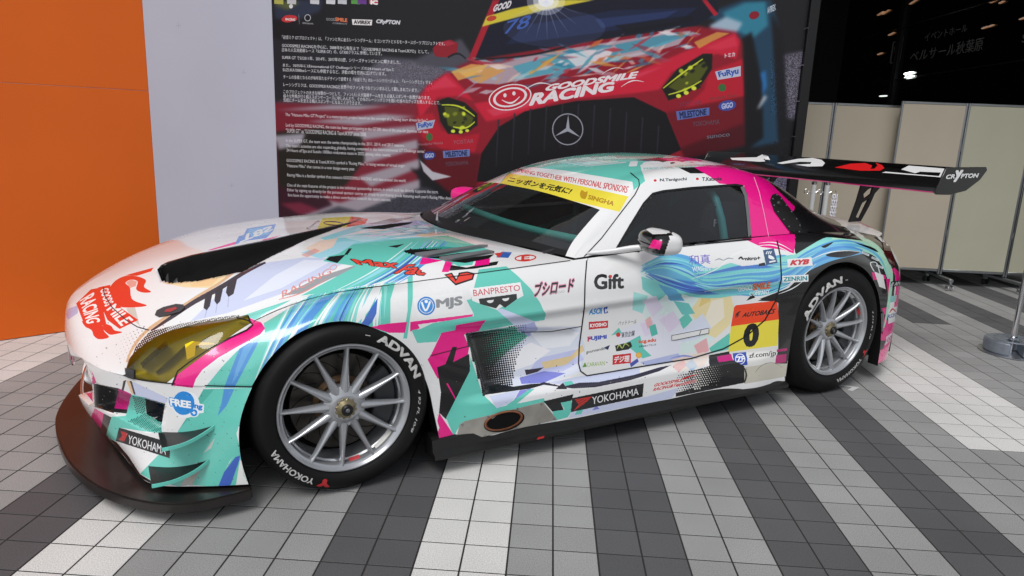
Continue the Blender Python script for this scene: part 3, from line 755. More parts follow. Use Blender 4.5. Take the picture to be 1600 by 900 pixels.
class Painter:
    """draws on a sheet with outlines traced as photograph pixels; at() turns a pixel into the point of the surface it shows"""
    def __init__(p, sheet, at): p.s, p.at = sheet, at
    def dens(p, pts, step):
        out = []
        n = len(pts)
        for i in range(n):
            a = np.array(pts[i], float); b = np.array(pts[(i + 1) % n], float); k = max(1, int(np.linalg.norm(b - a) / step))
            for j in range(k): out.append(a + (b - a) * j / k)
        return out
    def poly(p, col, pts, alpha=1.0, step=6): p.s.poly([p.at(*q) for q in p.dens(pts, step)], col, alpha)
    def curve(p, col, pts, n=8, alpha=1.0):
        P = np.array(pts + [pts[0]], float); L = np.arange(len(P)); q = np.linspace(0, len(P) - 1, (len(P) - 1) * n + 1)
        p.poly(col, list(spline1(L, P, q))[:-1], alpha, 1e9)
    def band(p, col, pts, ws, alpha=1.0, n=26):
        P = resample(np.array(pts, float), n); w = np.interp(np.linspace(0, 1, n), np.linspace(0, 1, len(ws)), ws)
        T = np.gradient(P, axis=0); T /= np.linalg.norm(T, axis=1)[:, None] + 1e-9; N = np.stack([-T[:, 1], T[:, 0]], -1) * w[:, None] / 2
        p.poly(col, list(P + N) + list((P - N)[::-1]), alpha, 1e9)
    def ell(p, col, c, rx, ry, rot=0.0, a0=0, a1=360, alpha=1.0, n=28):
        r = math.radians(rot); pts = []
        for k in range(n + 1):
            t = math.radians(a0 + (a1 - a0) * k / n); x, y = rx * math.cos(t), ry * math.sin(t)
            pts.append((c[0] + x * math.cos(r) - y * math.sin(r), c[1] + x * math.sin(r) + y * math.cos(r)))
        p.poly(col, pts[:-1] if a1 - a0 == 360 else pts, alpha, 1e9)
    def ring(p, col, c, rx, ry, w, rot=0, back='ffffff'):
        p.ell(col, c, rx, ry, rot); p.ell(back, c, rx - w, ry - w, rot)
    def text(p, s, quad, col, bold=0.0, shear=0.0, spacing=1.0, margin=None):
        L, t = text_quad(s, quad, bold, shear, spacing, margin)
        for P in L: p.s.tris([p.at(*q) for q in P], t, col)
    def dots(p, col, poly, du, dv, r0, step=None):
        """halftone: du, dv lattice vectors in pixels, r0(px,py) dot radius"""
        xs = [q[0] for q in poly]; ys = [q[1] for q in poly]; c = (np.mean(xs), np.mean(ys)); N = int(max(max(xs) - min(xs), max(ys) - min(ys)) / min(np.hypot(*du), np.hypot(*dv))) + 3
        for i in range(-N, N):
            for j in range(-N, N):
                x = c[0] + du[0] * i + dv[0] * j; y = c[1] + du[1] * i + dv[1] * j
                if inside((x, y), poly):
                    r = r0(x, y)
                    if r > 0.15: p.ell(col, (x, y), r, r, n=8)

# livery sheet: oblique plan of the car's left side and top, u along the car, v = height + 0.4 * distance from the left flank
SX0, SV0, SRES = -1.06, -0.02, 870.0
SW, SH = int(4.82 * SRES), int(1.96 * SRES)
def sheet_uv(p): return ((p[0] - SX0) * SRES, (p[2] + 0.4 * (p[1] + 0.97) - SV0) * SRES)
_hit = {}
def car_hit(px, py):
    k = (round(px, 2), round(py, 2))
    if k in _hit: return _hit[k]
    d = Vector(car_ray(px, py)).normalized(); o = Vector(CAMC)
    h = BV.ray_cast(o, d)
    if h[0] is None:
        best = None
        for t in np.linspace(2.2, 6.5, 60):
            q = BV.find_nearest(o + d * t)
            if q[0] is not None and (best is None or q[3] < best[1]): best = (q[0], q[3], q[1])
        r = (best[0], best[2])
    else: r = (h[0], h[1])
    _hit[k] = r; return r
LV = Sheet(SW, SH, 'ececec'); PT = Painter(LV, lambda x, y: sheet_uv(car_hit(x, y)[0]))
TEAL, PINK, BLK, WHT, LAV, CREAM = '68cdbd', 'ee0a88', '121214', 'eeeeee', 'cdd4ee', 'f1dcae'
BLU, DBL, LBL, RED, YEL, ORG, GRY = '4d93d6', '3a5fbe', '93dbe8', 'e2392b', 'f0df45', 'f2501c', '8b8e90'
R2 = random.Random(3)
P_ = PT.poly
# bonnet ------------------------------------------------------------
P_(LAV, [(366, 438), (411, 411), (475, 402), (530, 404), (545, 410), (440, 459), (356, 489), (298, 502), (330, 470)])
P_('e3e8f6', [(430, 430), (475, 406), (520, 407), (440, 450), (380, 470)])
P_(WHT, [(356, 489), (440, 459), (545, 408), (562, 414), (500, 450), (372, 490)])
P_('9b9ea2', [(440, 463), (500, 432), (560, 413), (566, 418), (520, 434), (470, 458)])
P_(CREAM, [(254, 442), (305, 434), (362, 424), (352, 438), (330, 450), (289, 449)]); P_('f0c48e', [(296, 444), (345, 432), (330, 447), (300, 448)], .6)
P_(TEAL, [(505, 408), (540, 376), (640, 358), (700, 368), (770, 392), (700, 416), (640, 424), (590, 442), (500, 458), (470, 462), (556, 416)])
P_(LBL, [(500, 372), (560, 352), (660, 345), (700, 357), (690, 368), (600, 376), (530, 384)])
P_('e9eef4', [(520, 372), (580, 356), (640, 352), (600, 368)])
P_('a9dfee', [(470, 395), (520, 378), (560, 376), (530, 396), (500, 404)])
P_('f3d9c8', [(476, 388), (500, 376), (528, 372), (520, 386), (496, 396)]); P_('bfe6ef', [(540, 372), (580, 362), (640, 356), (668, 360), (610, 372), (566, 378)]); P_('f4e8dc', [(556, 362), (590, 356), (600, 362), (570, 368)]); P_('e49a92', [(470, 398), (492, 388), (500, 392), (480, 402)], .7); P_('c7b8e6', [(600, 350), (650, 344), (664, 350), (620, 356)], .7); P_('f0d8a0', [(640, 364), (690, 362), (700, 366), (660, 370)], .8)
for k in range(16):
    a = R2.random(); b = R2.random()
    x0, y0 = 640 + 60 * a, 374 + 6 * b; x1, y1 = 500 + 110 * a + 20 * b, 456 - 14 * a
    PT.band(R2.choice([BLU, '6fb4e6', LBL, DBL, 'dff3f6', '56a6dd']), [(x0, y0), ((x0 + x1) / 2 + 6, (y0 + y1) / 2 + 3), (x1, y1)], [1.0, 2 + 4 * R2.random(), .6])
for k in range(12):
    a = R2.random(); x0 = 520 + 120 * a; y0 = 372 - 18 * a
    PT.band(R2.choice([LBL, 'ffffff', '7fcfe0', TEAL]), [(x0, y0), (x0 + 40, y0 - 5), (x0 + 90, y0 - 2)], [.4, 1.6, .4])
P_(BLK, [(509, 406), (515, 401), (540, 398), (527, 411)]); P_(BLK, [(538, 398), (545, 388), (550, 388), (543, 398)]); P_(BLK, [(606, 385), (632, 381), (620, 387)])
PT.band('d9b38c', [(198, 566), (205, 548), (222, 524), (262, 494), (310, 462), (345, 441), (370, 421)], [3, 5, 5, 4, 4, 4])
PT.band('3a2f38', [(236, 517), (266, 497), (300, 474), (345, 449), (380, 427), (415, 410)], [3, 6, 7, 8, 6, 3])
for q in ([(321, 461), (333, 454), (328, 478), (323, 485), (318, 481)], [(337, 452), (350, 444), (344, 471), (339, 476), (335, 470)], [(356, 441), (371, 434), (365, 459), (357, 464), (353, 457)]): P_('332a31', q)
for a, b in (((323, 485), (320, 496)), ((339, 476), (337, 489)), ((357, 464), (356, 480))): PT.band('9aa0c0', [a, b], [.8, .8], n=4)
for k in range(26):
    x, y = R2.uniform(560, 700), R2.uniform(350, 372); L = R2.uniform(8, 26)
    PT.band(R2.choice(['bfe9ee', '7fcfe0', 'f3f6f6', '58bcd2', 'e7d6ee', 'f2dcc8']), [(x - L, y + 2), (x, y - 1), (x + L, y - 1.5)], [.3, R2.uniform(1.5, 4), .3], n=8)
# red logo on the nose, letters white on red
P_('b9b9de', [(103, 492), (106, 483), (121, 477), (122, 489), (106, 500)])
PT.curve(RED, [(171, 450), (181, 438), (197, 431), (215, 432), (228, 438), (225, 448), (236, 456), (223, 457), (213, 452), (215, 440), (205, 437), (196, 442), (203, 450), (207, 468), (229, 477), (213, 480), (191, 480), (181, 474), (173, 460)])
P_(RED, [(196, 430), (240, 418), (236, 424), (214, 431)])
P_('e9a598', [(197, 441), (205, 437), (214, 440), (212, 447), (203, 450)])
P_('cfc8bd', [(197, 482), (211, 480), (218, 508), (207, 500)])
P_(RED, [(142, 452), (153, 450), (160, 478), (166, 506), (150, 512), (132, 508), (119, 474)])
P_(RED, [(153, 449), (172, 445), (176, 462), (190, 482), (216, 500), (187, 514), (168, 500), (157, 476)])
PT.curve(RED, [(128, 502), (138, 500), (151, 505), (159, 508), (163, 518), (170, 527), (155, 530), (147, 525), (143, 516), (133, 510)])
PT.curve(RED, [(162, 505), (173, 509), (179, 516), (191, 519), (175, 523), (167, 520), (160, 512)])
PT.text('RACING', ((147, 456), (157, 503), (135, 506), (124, 470)), 'f4f2f0', .03)
PT.text('GOODS', ((169, 449), (178, 472), (164, 480), (156, 453)), 'f4f2f0', .03); PT.text('MILE', ((180, 474), (209, 500), (189, 510), (166, 484)), 'f4f2f0', .03)
PT.text('RACING', ((436, 457), (514, 419), (522, 425), (441, 466)), 'dd8f88', .01, .3)
PT.ring('dd8f88', (521, 418), 6, 4, 1.0, -25, LAV)
PT.band('dd8f88', [(436, 468), (470, 458), (510, 436)], [1, 2, 1]); PT.text('RACING', ((432, 388), (455, 379), (462, 384), (434, 394)), 'd8625a', .02, .3)
# screen printed dots round the lamps
STRIPD = [(206, 558), (212, 542), (234, 518), (286, 505), (340, 496), (374, 492), (374, 497), (330, 501), (286, 514), (253, 528), (225, 541)]
P_('6f6d6c', STRIPD); P_('2a2a2c', [(206, 558), (212, 542), (234, 518), (262, 512), (258, 526), (225, 541)])
PT.dots('e8e6e2', STRIPD, (3.0, -1.3), (1.4, 2.7), lambda x, y: 1.0 if x < 260 else 1.15)
PT.dots('8a8884', [(165, 545), (180, 528), (228, 505), (232, 514), (212, 540), (196, 562)], (5.5, -2.6), (2.2, 4.6), lambda x, y: max(0, .9 * (x - 165) / 50))
# far edge: number board, blue lottery sticker
P_(PINK, [(324, 391), (370, 377), (367, 382), (330, 391)]); P_(PINK, [(408, 375), (440, 367), (430, 371), (414, 376)])
P_('3b83dd', [(367, 382), (373, 369), (381, 367), (386, 357), (431, 350), (427, 361), (416, 372), (386, 376)]); P_('57b0ee', [(386, 366), (390, 358), (424, 353), (420, 366), (400, 371)])
PT.text('T8S', ((374, 380), (428, 359), (424, 352), (378, 368)), 'f4f4f4', .04)
P_('f0f0f0', [(466, 361), (480, 345), (504, 341), (495, 358)]); P_(YEL, [(495, 359), (504, 341), (549, 338), (541, 355)]); P_(ORG, [(541, 355), (549, 338), (575, 342), (570, 350)])
PT.ring(BLK, (521, 349), 16, 3.6, 1.8, 4, YEL); PT.text('zf.com/jp', ((476, 358), (495, 344), (501, 345), (484, 359)), '2a2a2c')
PT.band(BLK, [(553, 346), (562, 343), (566, 346)], [.8, 1.6, .8])
P_('24262a', [(562, 356), (612, 350), (640, 349), (600, 357)]); P_('9a9da0', [(575, 350), (612, 341), (650, 339), (610, 350)])
# red brush lettering
def brush(s, quad, b1, b2, sh=.25):
    PT.text(s, quad, '1b1416', b1, sh, 1.0, b1); PT.text(s, quad, 'e8402f', b2, sh, 1.0, b1)
brush('Max', ((537, 404), (622, 406), (626, 421), (560, 414)), .085, .03); brush('Fac', ((632, 413), (672, 410), (668, 432), (612, 428)), .085, .03)
P_('1b1416', [(694, 429), (706, 426), (713, 436), (717, 426), (730, 424), (742, 427), (739, 437), (712, 446)]); P_('e8402f', [(697, 430), (705, 428), (712, 440), (719, 428), (730, 426), (739, 429), (737, 435), (712, 443)])
# bonnet louvres and the blocks round them
P_('2ea79a', [(637, 390), (690, 385), (735, 388), (700, 393)]); PT.dots(BLK, [(629, 393), (640, 389), (735, 387), (700, 392), (650, 399)], (3.2, -.35), (1.2, 1.9), lambda x, y: 1.25 - (x - 640) * .008)
P_(PINK, [(655, 413), (660, 402), (692, 407), (664, 413)]); P_(WHT, [(665, 413), (692, 407), (696, 409), (689, 425), (668, 428), (655, 420)]); P_(PINK, [(690, 425), (696, 408), (707, 410), (701, 425)])
P_(BLK, [(702, 423), (705, 414), (729, 418), (760, 411), (779, 408), (776, 414), (740, 420)]); P_(PINK, [(741, 416), (744, 406), (766, 404), (764, 413)]); P_(TEAL, [(707, 411), (740, 408), (738, 414), (716, 416)])
P_('2d5fb4', [(775, 402), (784, 393), (800, 394), (794, 403)]); P_('d0362c', [(772, 396), (786, 394), (780, 403)])
PT.ring('d8362c', (821, 403), 17, 5.5, 2.2, -4, 'f0f0f0'); PT.text('E', ((815, 400), (828, 399), (827, 406), (814, 407)), 'd8362c', .03)
P_(TEAL, [(735, 386), (742, 382), (760, 392), (750, 396)])
# front wing ---------------------------------------------------------
P_(TEAL, [(367, 497), (446, 471), (497, 458), (594, 444), (618, 441), (610, 468), (602, 522), (533, 518), (466, 540), (408, 580), (396, 606), (300, 606), (330, 575), (414, 520), (412, 505), (395, 496)])
P_('7fd8cc', [(366, 497), (420, 481), (450, 472), (415, 498), (408, 504), (392, 497)])
for k in range(46):
    u = (k + R2.random()) / 46; x0 = 452 + 160 * u; y0 = 470 - 29 * u ** .8
    e = np.array([(396, 600), (425, 560), (466, 530), (520, 515), (560, 512), (604, 516)], float); q = resample(e, 50)[int(min(49, u * 50))]
    PT.band(R2.choice([BLU, '6fb4e6', LBL, DBL, 'f2f6f6', '5cc4bd', '8fe0d8', '56a6dd', 'f2f6f6']), [(x0, y0), (x0 * .6 + q[0] * .4 - 4, y0 * .6 + q[1] * .4 + 2), tuple(q)], [.8, 2 + 5 * R2.random(), 1 + 3 * R2.random()])
P_(WHT, [(398, 500), (412, 505), (484, 462), (456, 468)]); P_('f2f4f4', [(554, 510), (576, 486), (599, 443), (587, 446), (560, 490)]); P_('3f6cc6', [(564, 508), (578, 484), (590, 466), (588, 490), (578, 510)])
P_(BLU, [(459, 527), (475, 497), (502, 465), (533, 454), (511, 472), (486, 501), (475, 527)]); P_('f2f4f4', [(440, 548), (468, 500), (458, 527)])
P_(TEAL, [(596, 446), (617, 441), (610, 464), (610, 514), (594, 514), (597, 490)]); P_('8fded6', [(600, 446), (606, 444), (602, 480), (600, 500)])
P_(PINK, [(268, 603), (278, 580), (296, 566), (326, 546), (360, 528), (386, 516), (395, 508), (391, 502), (372, 496), (390, 497), (408, 504), (414, 513), (406, 523), (374, 540), (342, 558), (316, 578), (306, 592), (301, 606)])
P_(WHT, [(301, 606), (306, 592), (316, 578), (342, 558), (376, 541), (368, 551), (346, 574), (320, 606)])
P_(BLU, [(374, 545), (408, 524), (401, 540), (383, 574), (366, 606), (350, 606), (360, 580), (368, 560)]); P_('78b7e6', [(381, 542), (400, 531), (388, 552), (368, 592), (362, 600), (372, 566)], .6)
P_(TEAL, [(637, 434), (645, 431), (645, 467), (636, 529), (630, 529), (637, 485)])
# bumper -------------------------------------------------------------
P_(LAV, [(203, 597), (286, 604), (258, 630), (212, 619)]); P_(WHT, [(203, 594), (300, 606), (286, 612), (258, 630), (250, 690), (300, 640)])
P_(TEAL, [(318, 608), (394, 606), (380, 640), (375, 660), (377, 710), (392, 760), (340, 764), (278, 760), (236, 750), (232, 726), (262, 716), (279, 672), (300, 640)])
P_('53b9a9', [(300, 640), (318, 608), (335, 608), (290, 660), (279, 672)]); P_(BLU, [(350, 608), (366, 608), (354, 634), (340, 650), (346, 630)])
P_('b9b8b0', [(298, 762), (281, 760), (304, 724), (320, 722)]); P_('3f66c4', [(340, 763), (350, 738), (368, 714), (376, 713), (359, 762)]); P_('f0f0ee', [(368, 762), (375, 718), (379, 724), (393, 760)]); P_('e8eceb', [(348, 742), (358, 722), (364, 714), (352, 734)])
P_('d0d2cc', [(318, 708), (336, 684), (330, 700)]); P_(WHT, [(193, 698), (247, 711), (219, 740)]); P_(TEAL, [(247, 711), (270, 712), (236, 750), (219, 740)])
P_(BLK, [(146, 599), (186, 607), (179, 646), (148, 636)]); P_('c00a78', [(186, 607), (206, 616), (199, 641), (178, 641)]); P_(BLK, [(178, 638), (199, 640), (198, 646), (178, 644)])
P_(TEAL, [(205, 616), (228, 622), (228, 646), (253, 660), (253, 677), (226, 674), (186, 668), (182, 690), (165, 682), (173, 652), (182, 647), (197, 649)]); P_('e6eae8', [(178, 644), (198, 646), (196, 650), (176, 651)])
PT.dots(BLK, [(207, 618), (227, 623), (227, 646), (213, 646)], (3.0, .8), (1.0, 3.0), lambda x, y: 1.0); PT.dots('1d5a50', [(200, 658), (226, 646), (252, 660), (252, 675), (230, 673)], (2.6, .7), (1.2, 2.4), lambda x, y: .95)
P_('0b0e0e', [(227, 622), (258, 631), (253, 661), (229, 647)])
P_('35292f', [(193, 595), (197, 594), (193, 611), (190, 610)]); P_('e6c39c', [(197, 594), (203, 595), (209, 616), (205, 614)]); P_('3c3440', [(203, 595), (206, 596), (212, 617), (209, 616)])
P_('d8007c', [(128, 582), (143, 594), (145, 628), (131, 610), (124, 594)]); P_(PINK, [(148, 638), (162, 646), (157, 675), (141, 654)]); P_('2a2023', [(162, 646), (174, 652), (165, 682), (157, 675)])
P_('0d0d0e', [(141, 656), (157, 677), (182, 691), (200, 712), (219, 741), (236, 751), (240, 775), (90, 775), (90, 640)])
P_('1c1c20', [(186, 668), (267, 692), (265, 716), (181, 689)]); P_('c02a2a', [(188, 673), (200, 677), (194, 690), (185, 687), (191, 681)]); PT.text('YOKOHAMA', ((201, 679), (260, 697), (259, 711), (199, 693)), 'f0f0f0', .015)
PT.ell('f2f6fa', (290, 632), 22, 21); PT.ell('f2f6fa', (303, 645), 8, 7); P_('f2f6fa', [(262, 621), (319, 632), (318, 645), (296, 648), (262, 636)]); PT.ell('2b8fe0', (287, 630), 17, 18.5); PT.ell('2b8fe0', (303, 645), 5.5, 5.5)
PT.text('FREE', ((263, 620), (300, 626), (300, 640), (265, 635)), '2b8fe0', .14, 0, 1.0, .14); PT.text('FREE', ((263, 620), (300, 626), (300, 640), (265, 635)), 'ffffff', .05, 0, 1.0, .14); PT.text('ing', ((301, 629), (317, 632), (316, 642), (300, 640)), '2b7fd6', .04); PT.text('+', ((300, 642), (306, 643), (306, 648), (300, 647)), 'ffffff', .05)
# flank behind the front wheel ----------------------------------------
P_(PINK, [(583, 512), (594, 507), (636, 503), (633, 520), (608, 520)]); P_(PINK, [(641, 503), (739, 491), (738, 496), (653, 507), (656, 513), (641, 518)])
P_(TEAL, [(748, 421), (791, 416), (809, 431), (829, 451), (844, 473), (853, 493), (851, 500), (800, 508), (747, 518), (758, 501), (713, 508), (711, 516), (690, 520), (682, 534), (652, 536), (643, 516), (657, 514), (676, 505), (740, 494), (740, 490), (729, 469), (736, 467), (741, 448)])
P_(WHT, [(641, 503), (676, 498), (660, 514), (643, 517)]) if False else None
P_(PINK, [(690, 520), (711, 516), (713, 508), (759, 500), (747, 518), (725, 523), (733, 543), (731, 555), (709, 570), (684, 592), (668, 562), (673, 555)])
P_(BLK, [(707, 542), (714, 542), (708, 566), (733, 553), (735, 580), (697, 655), (686, 645), (689, 613), (683, 574), (696, 569)])
P_(TEAL, [(735, 557), (742, 578), (754, 616), (776, 637), (850, 622), (852, 630), (720, 662), (709, 682), (697, 653), (734, 580)])
P_(PINK, [(686, 645), (709, 680), (676, 690)]); P_(BLK, [(676, 688), (712, 678), (711, 700), (674, 706)]); P_(PINK, [(697, 599), (700, 599), (713, 624), (711, 624)])
# vent field: facets of white, lilac and gold, printed dots at its front edge
P_('dde2f0', [(727, 521), (780, 512), (905, 510), (915, 545), (910, 580), (850, 602), (756, 617)])
P_('4fb39b', [(727, 521), (818, 508), (826, 524), (790, 552), (770, 572), (742, 570)])
P_(LAV, [(775, 483), (784, 482), (835, 502), (832, 520), (812, 520), (800, 505)]); P_('a9b0dd', [(806, 512), (835, 503), (840, 516), (826, 526)]); P_('eef0f6', [(828, 520), (880, 512), (905, 520), (890, 540), (850, 545)])
P_('c3c9ee', [(840, 560), (905, 545), (912, 562), (880, 580), (820, 592)]); P_('e1c998', [(846, 566), (892, 556), (910, 538), (913, 548), (884, 570), (850, 576)]); P_('7f85d6', [(812, 590), (850, 580), (884, 583), (850, 598), (815, 600)])
P_('f4f4f8', [(790, 555), (830, 535), (860, 548), (830, 570), (800, 580)]); P_('3a3340', [(820, 578), (850, 574), (840, 581), (822, 586)])
VD = [(727, 521), (822, 507), (822, 530), (808, 560), (800, 606), (756, 617)]
PT.dots('0a0a0b', VD, (3.5, -.45), (.55, 3.4), lambda x, y: max(0, min(2.45, 2.55 - (x - 735 - (y - 520) * .22) * .021)))
P_('0d0d0f', [(754, 597), (802, 604), (830, 600), (860, 598), (830, 607), (757, 617)])
P_(LAV, [(764, 619), (812, 609), (798, 630), (776, 638)]); P_('8b8ede', [(812, 610), (830, 607), (814, 622), (800, 630)]); P_(TEAL, [(826, 609), (836, 607), (806, 632), (786, 637)]); P_('f0f0f2', [(838, 607), (880, 600), (850, 622), (812, 630)])
P_(LAV, [(858, 598), (905, 588), (1000, 575), (1000, 590), (900, 605)]); P_(TEAL, [(881, 597), (893, 595), (902, 606), (884, 604)]); P_(BLK, [(868, 608), (880, 598), (886, 608)])
P_(BLK, [(849, 627), (896, 616), (893, 626), (876, 629), (881, 641), (863, 643)]); P_(TEAL, [(863, 643), (882, 640), (876, 629), (893, 626), (893, 643), (887, 652), (868, 657)]); P_(LAV, [(893, 643), (1010, 620), (1060, 606), (1050, 622), (888, 654)]); P_(TEAL, [(902, 641), (912, 639), (908, 647), (898, 648)]); P_('7f85d6', [(925, 641), (932, 634), (937, 639)])
P_('262038', [(905, 598), (935, 597), (990, 586), (1030, 574), (1050, 570), (1030, 580), (985, 594), (930, 605), (895, 607), (840, 600), (850, 597), (880, 604)])
# sponsor marks on the wing and in front of the door
P_('f1f1f1', [(645, 466), (723, 456), (727, 486), (654, 497)]); PT.ell('2f7fd0', (666, 478), 14, 14.5); PT.ell('f1f1f1', (666, 478), 11.6, 12); PT.ell('3a90e0', (666, 478), 10.4, 10.8); PT.band('ffffff', [(659, 472), (665, 485), (672, 471)], [3, 3, 3], n=12); PT.ell('ffffff', (666, 471), 2.6, 2.6)
PT.text('MJS', ((681, 468), (723, 462), (723, 481), (682, 485)), '8f9295', .05)
P_('f3f3f3', [(734, 451), (813, 441), (818, 462), (776, 484), (738, 470)]); PT.text('BANPRESTO', ((739, 453), (812, 445), (813, 454), (740, 463)), 'cf4a50', -.006)
P_(BLK, [(748, 467), (807, 459), (808, 467), (789, 481), (781, 475), (775, 482), (750, 475)]); PT.ell('f3f3f3', (766, 469), 5.5, 4.5, -8, 0, 180); PT.ell('f3f3f3', (790, 466), 5.5, 4.5, -8, 0, 180)
for b_, c_ in ((.10, 'e89ab0'), (.03, '26242a')): PT.text('ブシロード', ((836, 440), (899, 431), (897, 457), (833, 466)), c_, b_, .1, 1.0, .10)
PT.text('BUSHIROAD', ((858, 457), (882, 453), (882, 457), (858, 461)), 'b0a8ac')
# door: streamers and facets
P_('dff0ee', [(1000, 420), (1080, 440), (1130, 470), (1145, 500), (1100, 545), (1040, 560), (1010, 520)]); P_('e9eaf5', [(960, 520), (1030, 490), (1070, 500), (1060, 555), (980, 575)])
P_(TEAL, [(1036, 438), (1052, 441), (1066, 462), (1046, 452)]); P_(TEAL, [(955, 524), (967, 512), (972, 521)]); P_(TEAL, [(976, 537), (1000, 524), (1006, 545), (1018, 556), (1004, 560)]); P_(TEAL, [(1108, 544), (1140, 520), (1142, 545), (1112, 552)]); P_(TEAL, [(1060, 500), (1074, 488), (1082, 500), (1068, 515)])
P_('f2e2ae', [(1078, 486), (1098, 458), (1118, 448), (1140, 456), (1147, 480), (1140, 508), (1118, 528), (1098, 520)]); P_('e9cd7d', [(1098, 458), (1108, 448), (1110, 470), (1092, 480)], .8); P_('f7f0dc', [(1112, 470), (1130, 466), (1132, 496), (1112, 512), (1102, 496)]); P_('dfe6f6', [(1060, 520), (1098, 490), (1112, 512), (1090, 530), (1066, 535)])
P_('ef9aa0', [(1084, 540), (1104, 528), (1108, 548), (1092, 556)], .7); P_('b9c3ec', [(1000, 566), (1060, 552), (1066, 562), (1010, 572)]); P_('f3dcd0', [(1050, 562), (1100, 550), (1108, 556), (1100, 572), (1060, 580)]); P_('ef8d90', [(1050, 572), (1068, 562), (1074, 570), (1060, 582)], .7); P_('9fc6ee', [(1070, 570), (1082, 560), (1090, 572), (1080, 580)], .8); P_('4b55b0', [(984, 568), (996, 560), (998, 565), (986, 574)])
def stream(cols, pts, w, n, jx=6, jy=5):
    for k in range(n):
        o = (k / max(1, n - 1) - .5); q = [(x + R2.uniform(-jx, jx) * .4, y + o * w * (math.sin(math.pi * min(1, (i + .6) / len(pts))) ** .7) + R2.uniform(-jy, jy) * .35) for i, (x, y) in enumerate(pts)]
        PT.band(R2.choice(cols), q, [.6, 2 + w / n * 1.5, 3 + w / n * 1.6, 2 + w / n * 1.4, .8])
COOL = [BLU, '5aa8e0', '6fc6dc', DBL, '7fd9d6', LBL, '4a80d0', '86dcd4']
CLIPB = [(1240, 368), (1300, 368), (1346, 372), (1392, 398), (1404, 430), (1400, 470), (1392, 520), (1376, 575), (1362, 596), (1230, 600), (1216, 560), (1216, 473), (1187, 467), (1232, 450), (1258, 425), (1242, 394)]
P_(BLK, CLIPB)
P_(BLK, [(1340, 362), (1368, 368), (1392, 392), (1412, 432), (1400, 430), (1380, 396)])
P_(PINK, [(1160, 372), (1240, 366), (1243, 378), (1240, 396), (1222, 390), (1190, 386)])
PT.curve('5fb4dc', [(1003, 420), (1030, 409), (1060, 410), (1090, 424), (1130, 424), (1170, 412), (1225, 398), (1238, 420), (1232, 446), (1190, 462), (1140, 460), (1090, 456), (1050, 446), (1020, 432)])
stream(COOL, [(1003, 420), (1040, 410), (1072, 416), (1100, 432), (1130, 436), (1175, 420), (1225, 404)], 26, 16)
stream(COOL, [(1010, 428), (1040, 440), (1080, 452), (1120, 452), (1160, 450), (1200, 452), (1234, 440)], 20, 12)
stream(COOL, [(1085, 436), (1120, 438), (1160, 432), (1210, 428), (1244, 416), (1262, 408)], 44, 18)
P_('7fd4cf', [(1002, 432), (1030, 440), (1046, 456), (1030, 470), (1004, 452)]); P_('5aa9d6', [(1028, 444), (1056, 452), (1070, 470), (1048, 470)]); P_('a4e2dd', [(990, 456), (1012, 462), (1004, 490), (988, 484)]); P_('6fc9c4', [(1052, 470), (1076, 474), (1086, 490), (1066, 492)])
for q in ([(1004, 470), (1024, 462), (1036, 480), (1020, 496)], [(1030, 500), (1052, 486), (1064, 504), (1046, 520)], [(1000, 506), (1020, 500), (1028, 516), (1008, 526)]): P_(R2.choice(['f3e0d6', 'dfe6f6', 'e8d8f0']), q, .8)
P_('f0a8a4', [(1008, 500), (1016, 494), (1020, 508), (1012, 514)], .7); P_('58c4b4', [(1014, 510), (1024, 506), (1028, 522), (1018, 526)]); PT.band('8f9ade', [(1048, 560), (1070, 556), (1090, 560)], [1, 3, 1])
P_(WHT, [(1140, 396), (1170, 390), (1192, 396), (1196, 412), (1160, 416), (1140, 410)])
MINTC = ['7fdcd2', '8fe0da', '6ab6e6', '86cfe8', '5a9fe0', 'a9ead8']
stream(MINTC, [(1200, 412), (1240, 408), (1262, 396), (1290, 383), (1320, 378), (1350, 383), (1376, 402), (1390, 440)], 20, 18, 3, 3)
stream(['c6f2d4', 'b5eccf', 'd5f6de'], [(1300, 373), (1330, 372), (1356, 379), (1376, 395), (1388, 420), (1392, 450), (1386, 490), (1380, 510)], 7, 6, 1, 1)
stream(['5a9fe0', '6ab6e6', '86cfe8'], [(1216, 440), (1240, 430), (1266, 412), (1296, 398), (1330, 392), (1348, 394)], 16, 9, 2, 2)
for q in ([(1283, 385), (1302, 378), (1290, 387)], [(1290, 398), (1316, 391), (1344, 394), (1318, 402), (1296, 401)], [(1335, 379), (1362, 386), (1372, 394), (1352, 386)], [(1352, 394), (1368, 402), (1380, 420), (1366, 410)]): PT.curve(BLK, q)
for q in ([(1256, 412), (1290, 396), (1330, 392), (1345, 394)], [(1216, 452), (1250, 434), (1275, 412)], [(1215, 460), (1246, 446), (1258, 436)], [(1176, 386), (1205, 383), (1240, 398)], [(1186, 380), (1210, 379), (1238, 392)], [(1080, 436), (1120, 420), (1150, 396), (1175, 388)], [(1100, 456), (1150, 450), (1200, 458)]): PT.band('f4f8f8', q, [.5, 1.7, .5])
P_(BLK, [(1166, 470), (1176, 458), (1180, 465)]); P_(BLK, [(1184, 470), (1208, 460), (1214, 468), (1212, 471)])
